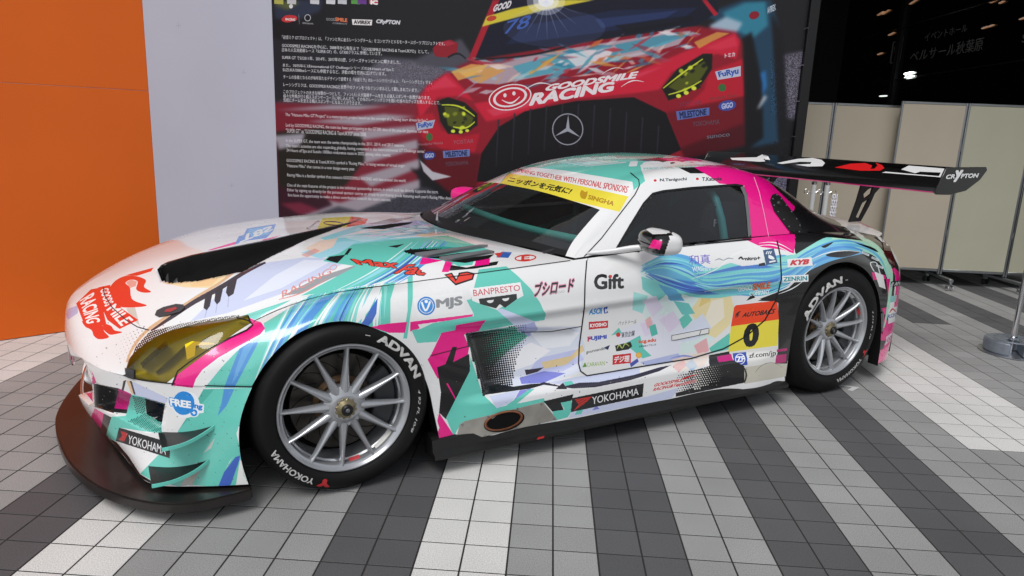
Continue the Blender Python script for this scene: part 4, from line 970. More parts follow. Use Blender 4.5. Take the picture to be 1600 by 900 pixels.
# rear corner behind the wheel
P_(PINK, [(1362, 425), (1384, 430), (1388, 470), (1380, 505), (1372, 545), (1362, 580), (1350, 598), (1378, 594), (1392, 540), (1396, 510), (1386, 500), (1372, 470)])
P_('f0f0ee', [(1366, 424), (1380, 430), (1384, 452), (1374, 448)]); P_(PINK, [(1392, 420), (1398, 418), (1410, 432), (1411, 470), (1400, 500), (1394, 545), (1372, 592), (1366, 590), (1388, 520), (1392, 470)]); P_('f4f4f2', [(1392, 440), (1400, 445), (1397, 480), (1391, 500), (1388, 490)]); P_(BLK, [(1393, 424), (1399, 430), (1397, 462), (1390, 466)])
stream(['c6f2d4', 'b5eccf'], [(1380, 396), (1393, 428), (1391, 455), (1386, 490), (1381, 512)], 5, 4, .5, .5)
P_('8fd0cc', [(1391, 463), (1401, 461), (1400, 471), (1391, 473)]); P_('f2f2f2', [(1388, 484), (1402, 478), (1400, 502), (1388, 506)]); PT.text('FUCHS', ((1387, 492), (1402, 488), (1401, 494), (1387, 498)), '2b3f9c', .03); PT.band('cc2f3a', [(1390, 489), (1395, 483), (1400, 488)], [1, 3, 1])
P_('111111', [(1392, 440), (1412, 437), (1411, 446), (1391, 449)]); PT.text('AMG', ((1398, 441), (1411, 438), (1411, 444), (1397, 447)), 'd8d8d8', .04, .3); P_('bfc1c3', [(1390, 449), (1394, 441), (1397, 441), (1394, 449)])
P_('f5d5e6', [(1385, 526), (1396, 518), (1394, 530), (1382, 540)]); PT.text('100', ((1384, 530), (1394, 523), (1393, 531), (1383, 537)), 'c0608a', .04)
for (x, y) in ((1352, 397), (1367, 405), (1374, 417)): PT.band('e9edf0', [(x - 5, y - 3), (x + 6, y + 2)], [3, 3.4], n=5); PT.band('777d84', [(x - 4, y - 2.6), (x + 4, y + 1)], [.8, .8], n=4)
PT.band('e8f0f0', [(1366, 424), (1361, 410), (1368, 410), (1374, 424), (1378, 440)], [1.5, 1.5, 1.5])
# number board and sill
P_('f4481c', [(1147, 480), (1150, 477), (1210, 470), (1215, 473), (1217, 499), (1142, 510)]); P_(YEL, [(1142, 510), (1217, 499), (1215, 540), (1138, 550)])
PT.text('0', ((1163, 507), (1187, 503), (1185, 541), (1160, 544)), '0f0f10', .06); PT.text('AUTOBACS', ((1160, 489), (1212, 482), (1211, 490), (1159, 496)), '2a1410', .035, .35)
for k in range(5): PT.band('2a1410', [(1149 + k * 1.2, 497 - k * .6), (1151 + k * 1.4, 490 - k * .8), (1157, 486 + k * .4)], [.6, .9, .5], n=8)
P_('e6e6e2', [(1138, 551), (1215, 541), (1213, 566), (1160, 575), (1143, 565)]); P_('2b4bb0', [(1145, 552), (1166, 550), (1168, 570), (1147, 573)]); PT.ring('f0f2fa', (1156.5, 561), 8, 8.5, 1.4, 0, '2b4bb0'); PT.text('ZF', ((1150, 557), (1163, 556), (1163, 565), (1151, 566)), 'f4f6fc', .05)
PT.text('zf.com/jp', ((1170, 552), (1213, 547), (1212, 558), (1170, 562)), '161618', .02)
P_(BLK, [(1108, 555), (1139, 549), (1144, 562), (1163, 572), (1163, 598), (1056, 620), (1056, 614), (1108, 600)]); P_('c8087c', [(1120, 557), (1143, 553), (1146, 563), (1123, 566)])
P_('f6efe9', [(1040, 566), (1106, 552), (1108, 570), (1050, 582)], .5)
HD = [(1056, 588), (1066, 582), (1108, 572), (1134, 568), (1132, 592), (1056, 616)]
P_(BLK, [(1084, 579), (1108, 572), (1140, 566), (1136, 596), (1084, 610)]); PT.dots(BLK, [(1058, 587), (1086, 578), (1086, 612), (1056, 617)], (3.7, -.55), (1.8, 3.1), lambda x, y: .7 + (x - 1056) * .04); PT.dots('e8e6e0', [(1084, 579), (1130, 568), (1128, 594), (1084, 610)], (3.7, -.55), (1.8, 3.1), lambda x, y: 1.6 - (x - 1084) * .03)
P_('cdc8ba', [(1163, 574), (1215, 566), (1232, 562), (1230, 588), (1163, 600)]); PT.band('8f8a7c', [(1180, 582), (1192, 570), (1208, 567), (1222, 574)], [.6, 1.2, .5]); PT.band('3a372f', [(1163, 575), (1166, 585), (1163, 598)], [2, 3, 2])
P_(BLK, [(1216, 545), (1232, 543), (1230, 568), (1212, 568)]); P_('b8086e', [(1214, 546), (1230, 544), (1230, 548), (1214, 550)]); P_('b8086e', [(1213, 555), (1229, 553), (1228, 566), (1211, 568)])
P_('1b1b1e', [(894, 622), (1006, 599), (1004, 620), (892, 644)]); P_('c52e26', [(898, 624), (926, 619), (912, 632), (896, 642), (904, 632)]);
for k in range(4): PT.band('1b1b1e', [(897 + k * 3, 627 + k * 2.6), (908 + k * 4, 622 + k * 1.2)], [.5, .5], n=4)
PT.text('YOKOHAMA', ((925, 620), (998, 606), (998, 617), (925, 632)), 'f0f0f0', .012)
for b_, c_ in ((.10, 'f2e9e6'), (.03, 'd2232a')):
    PT.text('GOODSMILE', ((1023, 599), (1069, 590), (1067, 596), (1021, 605)), c_, b_, .3, 1.0, .10); PT.text('RACING&TeamUKYO', ((1021, 606), (1089, 592), (1088, 598), (1019, 612)), c_, b_, .3, 1.0, .10)
PT.band('d2232a', [(1068, 592), (1078, 588), (1091, 585)], [3, 2, .6])
# small sponsor names on the door
PT.text('Gift', ((928, 428), (975, 428), (975, 451), (928, 453)), '151517', .035); PT.ell('d0303a', (954, 432), 2.4, 2.4)
PT.text('ASCII', ((921, 483), (942, 480), (942, 490), (920, 492)), '2c8fd8', .04, .25); P_('2b4fae', [(944, 480), (950, 479), (950, 489), (944, 490)]); PT.text('jp', ((945, 482), (949.5, 481.5), (949.5, 488), (945, 488.5)), 'ffffff', .04)
P_('cf2a36', [(920, 503), (950, 501), (950, 512), (920, 515)]); PT.text('KYOSHO', ((922, 506), (948, 503.5), (948, 509.5), (922, 512)), 'ffffff', .05)
PT.text('FUJIMI', ((918, 526), (948, 523), (948, 531), (918, 534)), '3a55c0', .05); PT.text('F', ((918, 526), (923, 525.5), (923, 533.5), (918, 534)), 'c83a5a', .05)
PT.text('gourmandise', ((916, 548), (948, 541), (948, 547), (916, 554)), '2c2c30', .01); P_('24305a', [(944, 543), (953, 539), (950, 547)])
PT.text('CARAVAN', ((917, 567), (945, 564), (945, 571), (917, 573)), '86ae3c', -.004); P_('5f9a34', [(910, 574), (914, 566), (917, 573)])
PT.text('ハットトール', ((966, 502), (995, 499), (994, 506), (966, 508)), '3a3a40', 0, .3)
PT.ell('d23b38', (966, 523), 3.4, 3.6); PT.text('東京企舗', ((971, 519), (992, 516), (991, 525), (971, 528)), '23232a', .02)
P_('1e241c', [(961, 540), (985, 534), (988, 541), (982, 546), (963, 549)]); PT.band('b8c86a', [(964, 545), (968, 539), (972, 544), (977, 537), (983, 541)], [1, 2, 1.4, 2, 1])
PT.text('kcg.edu', ((998, 531), (1025, 528), (1025, 535.5), (998, 538)), 'e0572c', .04); PT.text('京都情報大学院大学', ((998, 540), (1025, 537), (1025, 540), (998, 543)), '3a3a3e')
P_('cf2630', [(957.5, 555), (986, 552), (985.5, 567), (957, 570)]); PT.text('デジ理', ((959.5, 557), (984, 554.5), (983.5, 565), (959, 567.5)), 'f6f0f0', .04); PT.ring('e8a030', (998, 555), 4.6, 4.6, 1, 0, 'f0c060')
PT.text('和真', ((1076, 399), (1109, 397), (1110, 412), (1077, 414)), '6a5ac4', 0); PT.text('WASHIN', ((1081, 417), (1110, 415), (1110, 423), (1082, 425)), 'eaf2fb', .02)
PT.band('2a2a2c', [(1154, 405), (1158, 402), (1161, 405), (1164, 403)], [2, 3, 1]); PT.text('nitro+', ((1164, 402), (1188, 400), (1188, 406.5), (1164, 407)), '161618', .045); PT.band('8a929a', [(1117, 407), (1124, 404.5), (1130, 406.5), (1138, 403.5), (1146, 404.5)], [.8, 1.6, 1, 1.6, .8])
P_(BLK, [(1186, 412), (1195, 410), (1196, 415), (1185, 416)]); P_('41597f', [(1192, 391), (1209, 388), (1215, 411), (1197, 414)])
for k in range(3): PT.band('eef2f6', [(1197 + k * 3.2, 397), (1199 + k * 3.2, 392.5)], [1.6, 1.6], n=4)
PT.curve('eef2f6', [(1201, 398), (1208, 401), (1210, 405), (1205, 405), (1201, 403)]); PT.band('eef2f6', [(1202, 409.5), (1212, 407.5)], [2.4, 2.4], n=5)
PT.text('GOOD', ((1153, 449), (1175, 445), (1175, 453), (1154, 456)), 'f4f8fa', .012); PT.text('SMILE', ((1176, 443), (1204, 440), (1204, 451), (1176, 454)), 'e2602c', .05); PT.text('COMPANY', ((1171, 456), (1203, 452), (1203, 459), (1171, 463)), 'eef3f6', .02)
P_('f4f4f4', [(1222, 431), (1263, 429), (1263, 440), (1222, 442)]); PT.text('ZENRIN', ((1224, 433), (1261, 431), (1261, 438), (1224, 440)), '17939f', .035)
P_('f2f2f2', [(1230, 405), (1268, 402), (1270, 415), (1231, 418)]); PT.text('KYB', ((1235, 406.5), (1265, 404.5), (1264, 413), (1234, 415)), 'd32a3a', .07, .25)
# roof, pillar and sun strip
P_(TEAL, [(770, 300), (800, 262), (850, 255), (900, 242), (1000, 236), (1042, 244), (1000, 258), (1008, 283), (990, 297), (960, 282), (880, 268)])
for k in range(5): PT.band('d9dede', [(878 + k * 9, 255 + k * 1.2), (930 + k * 12, 249 + k * 1.1)], [1, 1.4], n=5)
P_(BLK, [(992, 250), (1030, 246), (1076, 250), (1050, 256)]); P_(PINK, [(1030, 247), (1076, 245), (1100, 252), (1060, 256)])
PT.text('1000', ((985, 252), (1096, 251), (1102, 258), (982, 260)), 'eef0f0', .05); PT.text('PERSONAL SPONSORS', ((1005, 262), (1100, 258), (1108, 261), (1006, 265)), '74cdc2', .02)
P_(BLK, [(1060, 262), (1084, 261), (1106, 271), (1079, 271)])
P_(PINK, [(1084, 261), (1110, 258), (1150, 258), (1190, 268), (1210, 290), (1243, 322), (1241, 345), (1236, 358), (1243, 372), (1160, 376), (1163, 290), (1124, 287), (1111, 277)])
P_(BLK, [(1150, 254), (1187, 270), (1242, 323), (1240, 330), (1226, 324), (1235, 357), (1242, 370), (1300, 371), (1348, 376), (1300, 340), (1270, 322), (1210, 270)])
P_('f0f0f0', [(1018, 279), (1029, 278), (1029, 285), (1018, 286)]); PT.ell('d2232a', (1023.7, 282), 2.4, 2.0); PT.text('N.Taniguchi', ((1031, 279), (1073, 277), (1073, 283), (1031, 285)), '2a2c34', .03)
P_('f0f0f0', [(1084, 277), (1095, 276), (1095, 282), (1084, 283)]); PT.ell('d2232a', (1089.6, 279.5), 2.4, 2.0); PT.text('T.Kataoka', ((1097, 277), (1128, 276), (1128, 282), (1097, 283)), '2a2c34', .03)
P_('f2f2f2', [(795, 272), (806, 259), (880, 266), (988, 284), (990, 296), (978, 312), (880, 290)])
PT.text('RUNNING TOGETHER WITH PERSONAL SPONSORS', ((800, 262), (983, 291), (979, 302), (800, 267)), 'cf2a2e', .02)
P_(YEL, [(782, 286), (795, 271), (860, 280), (982, 307), (968, 331), (870, 308), (775, 287)])
PT.text('ニッポンを元気に!', ((796, 275), (896, 294), (890, 304), (792, 284)), '15140f', .035, .15); PT.text('SINGHA', ((920, 304), (961, 315), (958, 322), (918, 311)), 'b48a1e', .04)
PT.curve('c29a22', [(906, 303), (909, 297), (914, 300), (918, 299), (917, 306), (914, 311), (908, 309)])
# boot lid and rear edge
P_('f0f0f0', [(1268, 332), (1310, 345), (1345, 362), (1367, 358), (1366, 346), (1320, 330)]); P_(PINK, [(1335, 343), (1352, 340), (1367, 352), (1366, 358), (1350, 352)])
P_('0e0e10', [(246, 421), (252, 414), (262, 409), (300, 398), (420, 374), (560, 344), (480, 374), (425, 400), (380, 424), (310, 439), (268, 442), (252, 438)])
# stone chips and rubber marks
for k in range(420):
    x, y = (R2.uniform(150, 395), R2.uniform(500, 760)) if k < 260 else (R2.uniform(640, 1240), R2.uniform(560, 690))
    r = R2.uniform(.3, .8); PT.ell(R2.choice(['3a3836', '6a6864', '4a4642', 'b8b4ac']), (x, y), r * R2.uniform(.8, 2), r, R2.uniform(0, 180), n=6)
livery = LV.image('livery_sheet')
def sheet_material(name, img, rough, coat, spec=0.5, bump=0.0):
    m = bpy.data.materials.new(name); m.use_nodes = True; nt = m.node_tree; b = nt.nodes['Principled BSDF']
    t = nt.nodes.new('ShaderNodeTexImage'); t.image = img; t.interpolation = 'Linear'; t.extension = 'EXTEND'
    uv = nt.nodes.new('ShaderNodeUVMap'); uv.uv_map = 'sheet'; nt.links.new(uv.outputs[0], t.inputs[0]); nt.links.new(t.outputs[0], b.inputs['Base Color'])
    b.inputs['Roughness'].default_value = rough; b.inputs['Coat Weight'].default_value = coat; b.inputs['Coat Roughness'].default_value = 0.06; b.inputs['Specular IOR Level'].default_value = spec
    n = nt.nodes.new('ShaderNodeTexNoise'); n.inputs['Scale'].default_value = 5.0; n.inputs['Detail'].default_value = 6; tc = nt.nodes.new('ShaderNodeTexCoord'); nt.links.new(tc.outputs['Object'], n.inputs['Vector'])
    mr = nt.nodes.new('ShaderNodeMapRange'); mr.inputs['From Min'].default_value = .35; mr.inputs['From Max'].default_value = .75; mr.inputs['To Min'].default_value = rough * .95; mr.inputs['To Max'].default_value = rough * 1.1
    nt.links.new(n.outputs['Fac'], mr.inputs['Value']); nt.links.new(mr.outputs['Result'], b.inputs['Roughness'])
    if bump:
        bp = nt.nodes.new('ShaderNodeBump'); bp.inputs['Strength'].default_value = bump; bp.inputs['Distance'].default_value = .002; nt.links.new(n.outputs['Fac'], bp.inputs['Height']); nt.links.new(bp.outputs['Normal'], b.inputs['Normal'])
    return m
def set_uv(o, fn):
    me = o.data; uv = me.uv_layers.new(name='sheet')
    vi = np.zeros(len(me.loops), np.int32); me.loops.foreach_get('vertex_index', vi)
    cov = np.zeros(len(me.vertices) * 3, np.float32); me.vertices.foreach_get('co', cov); q = fn(cov.reshape(-1, 3))
    uv.data.foreach_set('uv', q[vi].astype(np.float32).ravel())
def livery_uv(P): return np.stack([(P[:, 0] - SX0) * SRES / SW, (P[:, 2] + 0.4 * (P[:, 1] + .97) - SV0) * SRES / SH], -1)
PAINT = sheet_material('livery_vinyl', livery, 0.26, 0.9)
OB = {}
for n_, (P, F) in SHELL.items():
    o = mesh(n_, P, F, PAINT, car, smooth=True, autosmooth=48 if n_ in ('front_bumper',) else None); set_uv(o, livery_uv); OB[n_] = o
# ------------------------------------------------------------------ car: trim, glass, wheels and aero parts
from mathutils.geometry import delaunay_2d_cdt
BLACKP = mat('black_plastic', '141415', 0.45, spec=0.4); BLACKM = mat('black_matt', '080808', 0.85, spec=0.2); SEAM = mat('seam_black', '0c0c0d', 0.6)
def carbon_material():
    m = bpy.data.materials.new('carbon_fibre'); m.use_nodes = True; nt = m.node_tree; b = nt.nodes['Principled BSDF']
    tc = nt.nodes.new('ShaderNodeTexCoord'); ck = nt.nodes.new('ShaderNodeTexChecker'); ck.inputs['Scale'].default_value = 220; ck.inputs['Color1'].default_value = (.013, .0125, .012, 1); ck.inputs['Color2'].default_value = (.006, .006, .006, 1)
    nt.links.new(tc.outputs['Object'], ck.inputs['Vector']); nt.links.new(ck.outputs['Color'], b.inputs['Base Color'])
    n = nt.nodes.new('ShaderNodeTexNoise'); n.inputs['Scale'].default_value = 9; n.inputs['Detail'].default_value = 6; nt.links.new(tc.outputs['Object'], n.inputs['Vector'])
    mr = nt.nodes.new('ShaderNodeMapRange'); mr.inputs['To Min'].default_value = .22; mr.inputs['To Max'].default_value = .5; nt.links.new(n.outputs['Fac'], mr.inputs['Value']); nt.links.new(mr.outputs['Result'], b.inputs['Roughness'])
    b.inputs['Coat Weight'].default_value = .08; b.inputs['Coat Roughness'].default_value = .2; b.inputs['Specular IOR Level'].default_value = .4
    return m
CARBON = carbon_material()
SPLITM = mat('splitter_resin', '262221', 0.30, spec=0.45, bump=.04, bscale=400, var=.25, vscale=7)
GLOSSB = mat('gloss_black', '0a0a0b', 0.2, coat=0.6); TEALP = mat('teal_paint', TEAL, 0.35, coat=0.3); PINKP = mat('pink_paint', PINK, 0.3, coat=0.4); WHITEV = mat('white_vinyl', 'ececec', 0.3, coat=0.5)
def hit_n(px, py, lift):
    p, n = car_hit(px, py); n = Vector(n)
    if n.dot(Vector(CAMC) - p) < 0: n = -n
    return np.array(p + n * lift)
def ribbon(name, pts, w, m, lift=.0012, step=5, parent=None, closed=False):
    P = []
    pts = pts + ([pts[0]] if closed else [])
    for a, b in zip(pts[:-1], pts[1:]):
        k = max(1, int(math.hypot(b[0] - a[0], b[1] - a[1]) / step))
        for j in range(k): P.append((a[0] + (b[0] - a[0]) * j / k, a[1] + (b[1] - a[1]) * j / k))
    P.append(pts[-1]); P = np.array(P); T = np.gradient(P, axis=0); T /= np.linalg.norm(T, axis=1)[:, None] + 1e-9; N = np.stack([-T[:, 1], T[:, 0]], -1) * w / 2
    V = []
    for a, b in zip(P + N, P - N): V += [hit_n(*a, lift), hit_n(*b, lift)]
    return mesh(name, V, [(2 * i, 2 * i + 1, 2 * i + 3, 2 * i + 2) for i in range(len(P) - 1)], m, parent or car, smooth=True)
def patch(name, poly, m, lift=.003, step=5, parent=None, thick=0.0):
    B = []
    n = len(poly)
    for i in range(n):
        a, b = poly[i], poly[(i + 1) % n]; k = max(1, int(math.hypot(b[0] - a[0], b[1] - a[1]) / step))
        for j in range(k): B.append((a[0] + (b[0] - a[0]) * j / k, a[1] + (b[1] - a[1]) * j / k))
    nb = len(B); pts = list(B); xs = [p[0] for p in poly]; ys = [p[1] for p in poly]
    for x in np.arange(min(xs) + step / 2, max(xs), step):
        for y in np.arange(min(ys) + step / 2, max(ys), step):
            if inside((x, y), poly) and min(math.hypot(x - q[0], y - q[1]) for q in B) > step * .55: pts.append((x, y))
    vs_, _, fs_, *_ = delaunay_2d_cdt([Vector(p) for p in pts], [(i, (i + 1) % nb) for i in range(nb)], [], 1, 1e-4)
    V = [hit_n(v[0], v[1], lift) for v in vs_]; F = [tuple(f) for f in fs_]
    if thick:
        V2 = [hit_n(v[0], v[1], lift - thick) for v in vs_]; k = len(V); V += V2
        F += [(i, (i + 1) % nb, (i + 1) % nb + k, i + k) for i in range(nb)]
    return mesh(name, V, F, m, parent or car, smooth=not thick, autosmooth=None)
def mirrored(o, name=None, m=None):
    me = o.data.copy(); me.transform(Matrix.Scale(-1, 4, (0, 1, 0))); me.flip_normals()
    if m: me.materials.clear(); me.materials.append(m)
    q = bpy.data.objects.new(name or o.name, me); return link(q, car)

# far side skin, plain
for n_ in ('front_wing', 'door', 'sill', 'rear_wing_panel', 'rear_bumper', 'front_bumper', 'pillar_panel'):
    mirrored(OB[n_], n_, PINKP if n_ == 'pillar_panel' else WHITEV)
# --- glass
def glass_mat(name, tint, refl=1.0, rough=.02):
    m = bpy.data.materials.new(name); m.use_nodes = True; nt = m.node_tree; nt.nodes.clear()
    o = nt.nodes.new('ShaderNodeOutputMaterial'); t = nt.nodes.new('ShaderNodeBsdfTransparent'); g = nt.nodes.new('ShaderNodeBsdfGlossy'); mx = nt.nodes.new('ShaderNodeMixShader'); fr = nt.nodes.new('ShaderNodeFresnel'); mu = nt.nodes.new('ShaderNodeMath')
    t.inputs[0].default_value = tint + (1,); g.inputs['Roughness'].default_value = rough; fr.inputs['IOR'].default_value = 1.5; mu.operation = 'MULTIPLY'; mu.inputs[1].default_value = refl
    nt.links.new(fr.outputs[0], mu.inputs[0]); nt.links.new(mu.outputs[0], mx.inputs[0]); nt.links.new(t.outputs[0], mx.inputs[1]); nt.links.new(g.outputs[0], mx.inputs[2]); nt.links.new(mx.outputs[0], o.inputs[0])
    return m
WSG = glass_mat('windscreen_glass', (.70, .72, .74), 2.4); SDG = glass_mat('side_glass', (.62, .66, .74), 2.2)
nW = len(WSP[0]) // 2
cowl_rows = int(iS * .13)
wsV, wsF = WSP
def row_of(f): return min(f)
Pw, Fw = compact(GP, [f for f in Fws if min(f) // NGV >= cowl_rows]); mesh('windscreen', *mirror_join(Pw, Fw), WSG, car, smooth=True)
Pc, Fc_ = compact(GP, [f for f in Fws if min(f) // NGV < cowl_rows]); mesh('cowl_panel', *mirror_join(Pc, Fc_), BLACKP, car, smooth=True)
mesh('rear_window', *RWP, mat('rear_glass_black', '08080a', .08, coat=.5), car, smooth=True)
sw = mesh('side_window', *SWP, SDG, car, smooth=True); mirrored(sw)
ribbon('window_seal', WINPX, 3.4, BLACKP, .0018, 4, closed=True)
ribbon('window_trim', [(1159, 292), (1165, 306), (1169, 340), (1171, 370)], 5, mat('grey_rubber', '6a6c6e', .5), .0022, 4)
# roof lining and cabin
Pl, Fl = compact(GP, Froof + Fpil + Frear); Q = Pl.copy(); c0 = np.array([1.9, 0, .6]); Q = Q + (c0 - Q) / np.linalg.norm(c0 - Q, axis=1)[:, None] * .025
mesh('roof_lining', *mirror_join(Q, Fl), BLACKM, car, smooth=True)
tub = [(1.0, .80), (1.35, .80), (2.25, .80), (2.5, .70)]
V = []; F = []
for (x, w) in tub: V += [(x, -w, .815 + (x - 1) * .04), (x, -w, .2), (x, w, .2), (x, w, .815 + (x - 1) * .04)]
for i in range(3):
    for j in range(3): F.append((4 * i + j, 4 * i + j + 1, 4 * i + j + 5, 4 * i + j + 4))
F += [(0, 3, 2, 1), (12, 13, 14, 15)]
CABIN = mat('cabin_grey', '232427', .8); mesh('cabin_tub', V, F, CABIN, car)
dash = [(.86, .80), (1.0, .845), (1.12, .85), (1.25, .82), (1.30, .74), (1.27, .60), (.86, .55)]
prism('dashboard', [(a, b) for a, b in dash], 1, -.76, .76, mat('dash_grey', '2c2d30', .7), car, .012)
SEAT = mat('seat_fabric', '2b2d33', .9, bump=.3, bscale=300)
st_ = prism('seat', [(1.62, .30), (1.60, .42), (1.72, .44), (1.98, .36), (2.05, .42), (2.22, .90), (2.20, 1.02), (2.26, 1.03), (2.33, .95), (2.16, .36), (2.10, .28)], 1, -.62, -.20, SEAT, car, .03, 3)
for s in (-1, 1): prism('head_bolster', [(1.98, .88), (2.0, 1.0), (2.06, 1.03), (2.24, 1.02), (2.24, .86), (2.05, .84)], 1, -.41 + s * .20 - .03, -.41 + s * .20 + .03, SEAT, st_, .012)
text_mesh('lettering', 'P', ((0, 1), (1, 1), (1, 0), (0, 0)), lambda p, i: (2.03 + p[0] * .035, -.6435 - i * .0004, .90 + p[1] * .04), mat('seat_letter', 'c8c8c8', .6), st_, .04)
sw_ = lathe('steering_wheel', [(.15 + .014 * math.cos(a), .014 * math.sin(a)) for a in np.linspace(0, 2 * math.pi, 11)[:-1]], BLACKP, car, 36, 0, (1.42, -.40, .74), closed=True)
TEALC = mat('teal_cage', '5fc4b4', .4)
def cage(n_, pts): return tube(n_, resample(np.array(pts, float), 14), .021, TEALC, car, 12)
for s in (-1, 1):
    cage('cage_bar', [(1.14, .76 * s, .60), (1.16, .745 * s, .84), (1.36, .64 * s, .97), (1.60, .545 * s, 1.075), (2.02, .51 * s, 1.13)])
    cage('cage_bar', [(2.06, .70 * s, .3), (2.06, .70 * s, .85), (2.06, .60 * s, 1.05), (2.06, .46 * s, 1.135), (2.06, 0, 1.165)])
    cage('cage_bar', [(1.25, .74 * s, .30), (1.62, .74 * s, .62), (2.05, .72 * s, .78)])
cage('cage_bar', [(1.60, -.545, 1.085), (1.58, 0, 1.13), (1.60, .545, 1.085)]); cage('cage_bar', [(2.06, -.46, 1.13), (2.1, .1, .75), (2.1, .62, .35)]); cage('cage_bar', [(1.22, .70, .86), (1.20, 0, .845), (1.22, -.70, .86)])
NETM = mat('window_net', '20242c', .8)
tube('camera_bar', [(1.45, -.56, 1.045), (1.45, 0, 1.07), (1.45, .56, 1.045)], .012, BLACKP, car, 8)
# --- seams
ribbon('door_seam', [(917, 403), (914, 440), (913, 480), (909, 510), (905, 540), (904, 568), (907, 580), (917, 587), (960, 580), (1000, 573), (1080, 560), (1130, 545), (1165, 526), (1195, 500), (1213, 468), (1221, 435), (1219, 400), (1214, 376)], 2.0, SEAM)
ribbon('bonnet_seam', [(162, 449), (163, 460), (175, 480), (197, 500), (215, 511), (233, 516)], 1.5, mat('seam_violet', '2c2238', .6))
def curve_strip(name, P, w, m, lift=.0012):
    P = np.asarray(P, float); V = []
    T = np.gradient(P, axis=0); T /= np.linalg.norm(T, axis=1)[:, None] + 1e-9
    for p, t in zip(P, T):
        h = BV.find_nearest(Vector(p)); n = np.array(h[1]); 
        if n @ (CAMC - p) < 0: n = -n
        s_ = np.cross(t, n); s_ /= np.linalg.norm(s_) + 1e-9
        V += [p + s_ * w / 2 + n * lift, p - s_ * w / 2 + n * lift]
    return mesh(name, V, [(2 * i, 2 * i + 1, 2 * i + 3, 2 * i + 2) for i in range(len(P) - 1)], m, car, smooth=True)
top = SG[:, -1]; top = top[(top[:, 0] > -.29) & (top[:, 0] < 1.02)]
curve_strip('bonnet_seam', resample(top, 90), .0035, SEAM, .002)
bs_ = BG[:, -1]; curve_strip('bumper_seam', resample(bs_[bs_[:, 0] > -.70], 60), .004, SEAM, .0018)
ribbon('panel_line', [(1178, 277), (1186, 300), (1194, 335), (1201, 371)], .9, mat('seam_pale', 'f2a8cf', .5), .0012)
ribbon('panel_line', [(672, 556), (731, 541)], 1.2, SEAM); ribbon('panel_line', [(815, 519), (860, 518), (908, 510)], 1.1, SEAM); ribbon('belt_trim', [(960, 394), (1020, 390), (1100, 381), (1174, 374)], 2.2, BLACKP, .002)
ribbon('pillar_seam', [(912, 402), (940, 372), (968, 335), (992, 304), (999, 290), (998, 281), (985, 270)], 1.6, SEAM)
# --- small fittings on the skin
lt = patch('bonnet_latch', [(243, 493), (246, 486), (256, 481), (276, 476), (287, 477), (289, 482), (282, 488), (262, 494), (249, 496)], mat('latch_grey', '3d3e41', .4), .005, 4, thick=.006)
patch('latch_button', [(258, 489), (261, 485), (276, 481), (278, 484), (268, 489)], mat('latch_red', 'a8383a', .5), .0065, 3, lt)
fc = patch('fuel_cover', [(1203, 313), (1206, 305), (1212, 303), (1219, 308), (1240, 335), (1250, 350), (1251, 360), (1246, 367), (1238, 366), (1230, 358), (1209, 330)], CARBON, .005, 4, thick=.006)
for (x, y) in ((1206, 312), (1212, 306), (1219, 312), (1227, 322), (1235, 332), (1243, 343), (1248, 353), (1247, 363), (1239, 363), (1231, 355), (1223, 344), (1214, 332), (1208, 322)):
    p = hit_n(x, y, .007); mesh('rivet', *tube_mesh([p, p + np.array([0, -.002, .0008])], .0035, 8), STEEL, fc)
p = hit_n(1216, 320, .006); lathe('filler_valve', [(0, -.012), (.012, -.012), (.018, -.006), (.02, 0)], BLACKP, fc, 20, 1, tuple(p))
patch('tail_lamp', [(1378, 374), (1386, 377), (1396, 402), (1398, 419), (1390, 413), (1381, 396)], mat('tail_lamp_red', '4a0c10', .12, coat=.8), .004, 4, thick=.006)
gm = patch('vent_mesh', [(1368, 487), (1380, 490), (1378, 522), (1366, 513)], mat('mesh_grey', '9a9da0', .5, metal=.5), .004, 4)
for k in range(7): ribbon('mesh_wire', [(1368 + k * 1.7, 487), (1366 + k * 1.8, 515)], .7, BLACKP, .005, 6, gm)
for k in range(9): ribbon('mesh_wire', [(1368 - k * .2, 489 + k * 3.1), (1380 - k * .2, 492 + k * 3.4)], .7, BLACKP, .0055, 6, gm)
hd = patch('door_handle', [(1049, 524), (1060, 521), (1107, 512.5), (1107, 520), (1056, 531), (1049, 531.5)], WHITEV, .0022, 4, thick=.003)
ribbon('handle_gap', [(1049, 524), (1107, 512.5), (1107, 520.5), (1056, 531), (1049, 531.5)], .9, SEAM, .003, 4, hd, closed=True); ribbon('handle_gap', [(1095, 515), (1092, 523.5)], .8, SEAM, .003, 4, hd)
patch('lamp_bracket', [(197, 575), (211, 578), (211, 592), (199, 588)], mat('bracket_grey', '3c3d40', .4), .006, 4, thick=.008)
# bonnet louvres: three slats standing proud
SLAT = mat('slat_grey', '7e8184', .35, metal=.3)
for q in ([(648, 399), (749, 386), (762, 386), (667, 403)], [(686, 405), (762, 394), (772, 396), (702, 409)]):
    patch('bonnet_slat', q, SLAT, .012, 5, thick=.012)
for q in ([(630, 393), (640, 390), (700, 390), (648, 398.5)], [(669, 403), (716, 396), (760, 392), (690, 404.5)], [(703, 408.5), (742, 402), (772, 397.5), (764, 404), (727, 411)]):
    patch('louvre_gap', q, BLACKM, .0015, 5)
for q in ([(562, 357), (612, 350), (645, 347), (640, 350), (600, 358)],): patch('louvre_gap', q, BLACKM, .0015, 5)
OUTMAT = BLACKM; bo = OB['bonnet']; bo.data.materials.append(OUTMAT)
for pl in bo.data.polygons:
    if inside(to_px(car_world(np.array(pl.center))), OUTLET): pl.material_index = 1
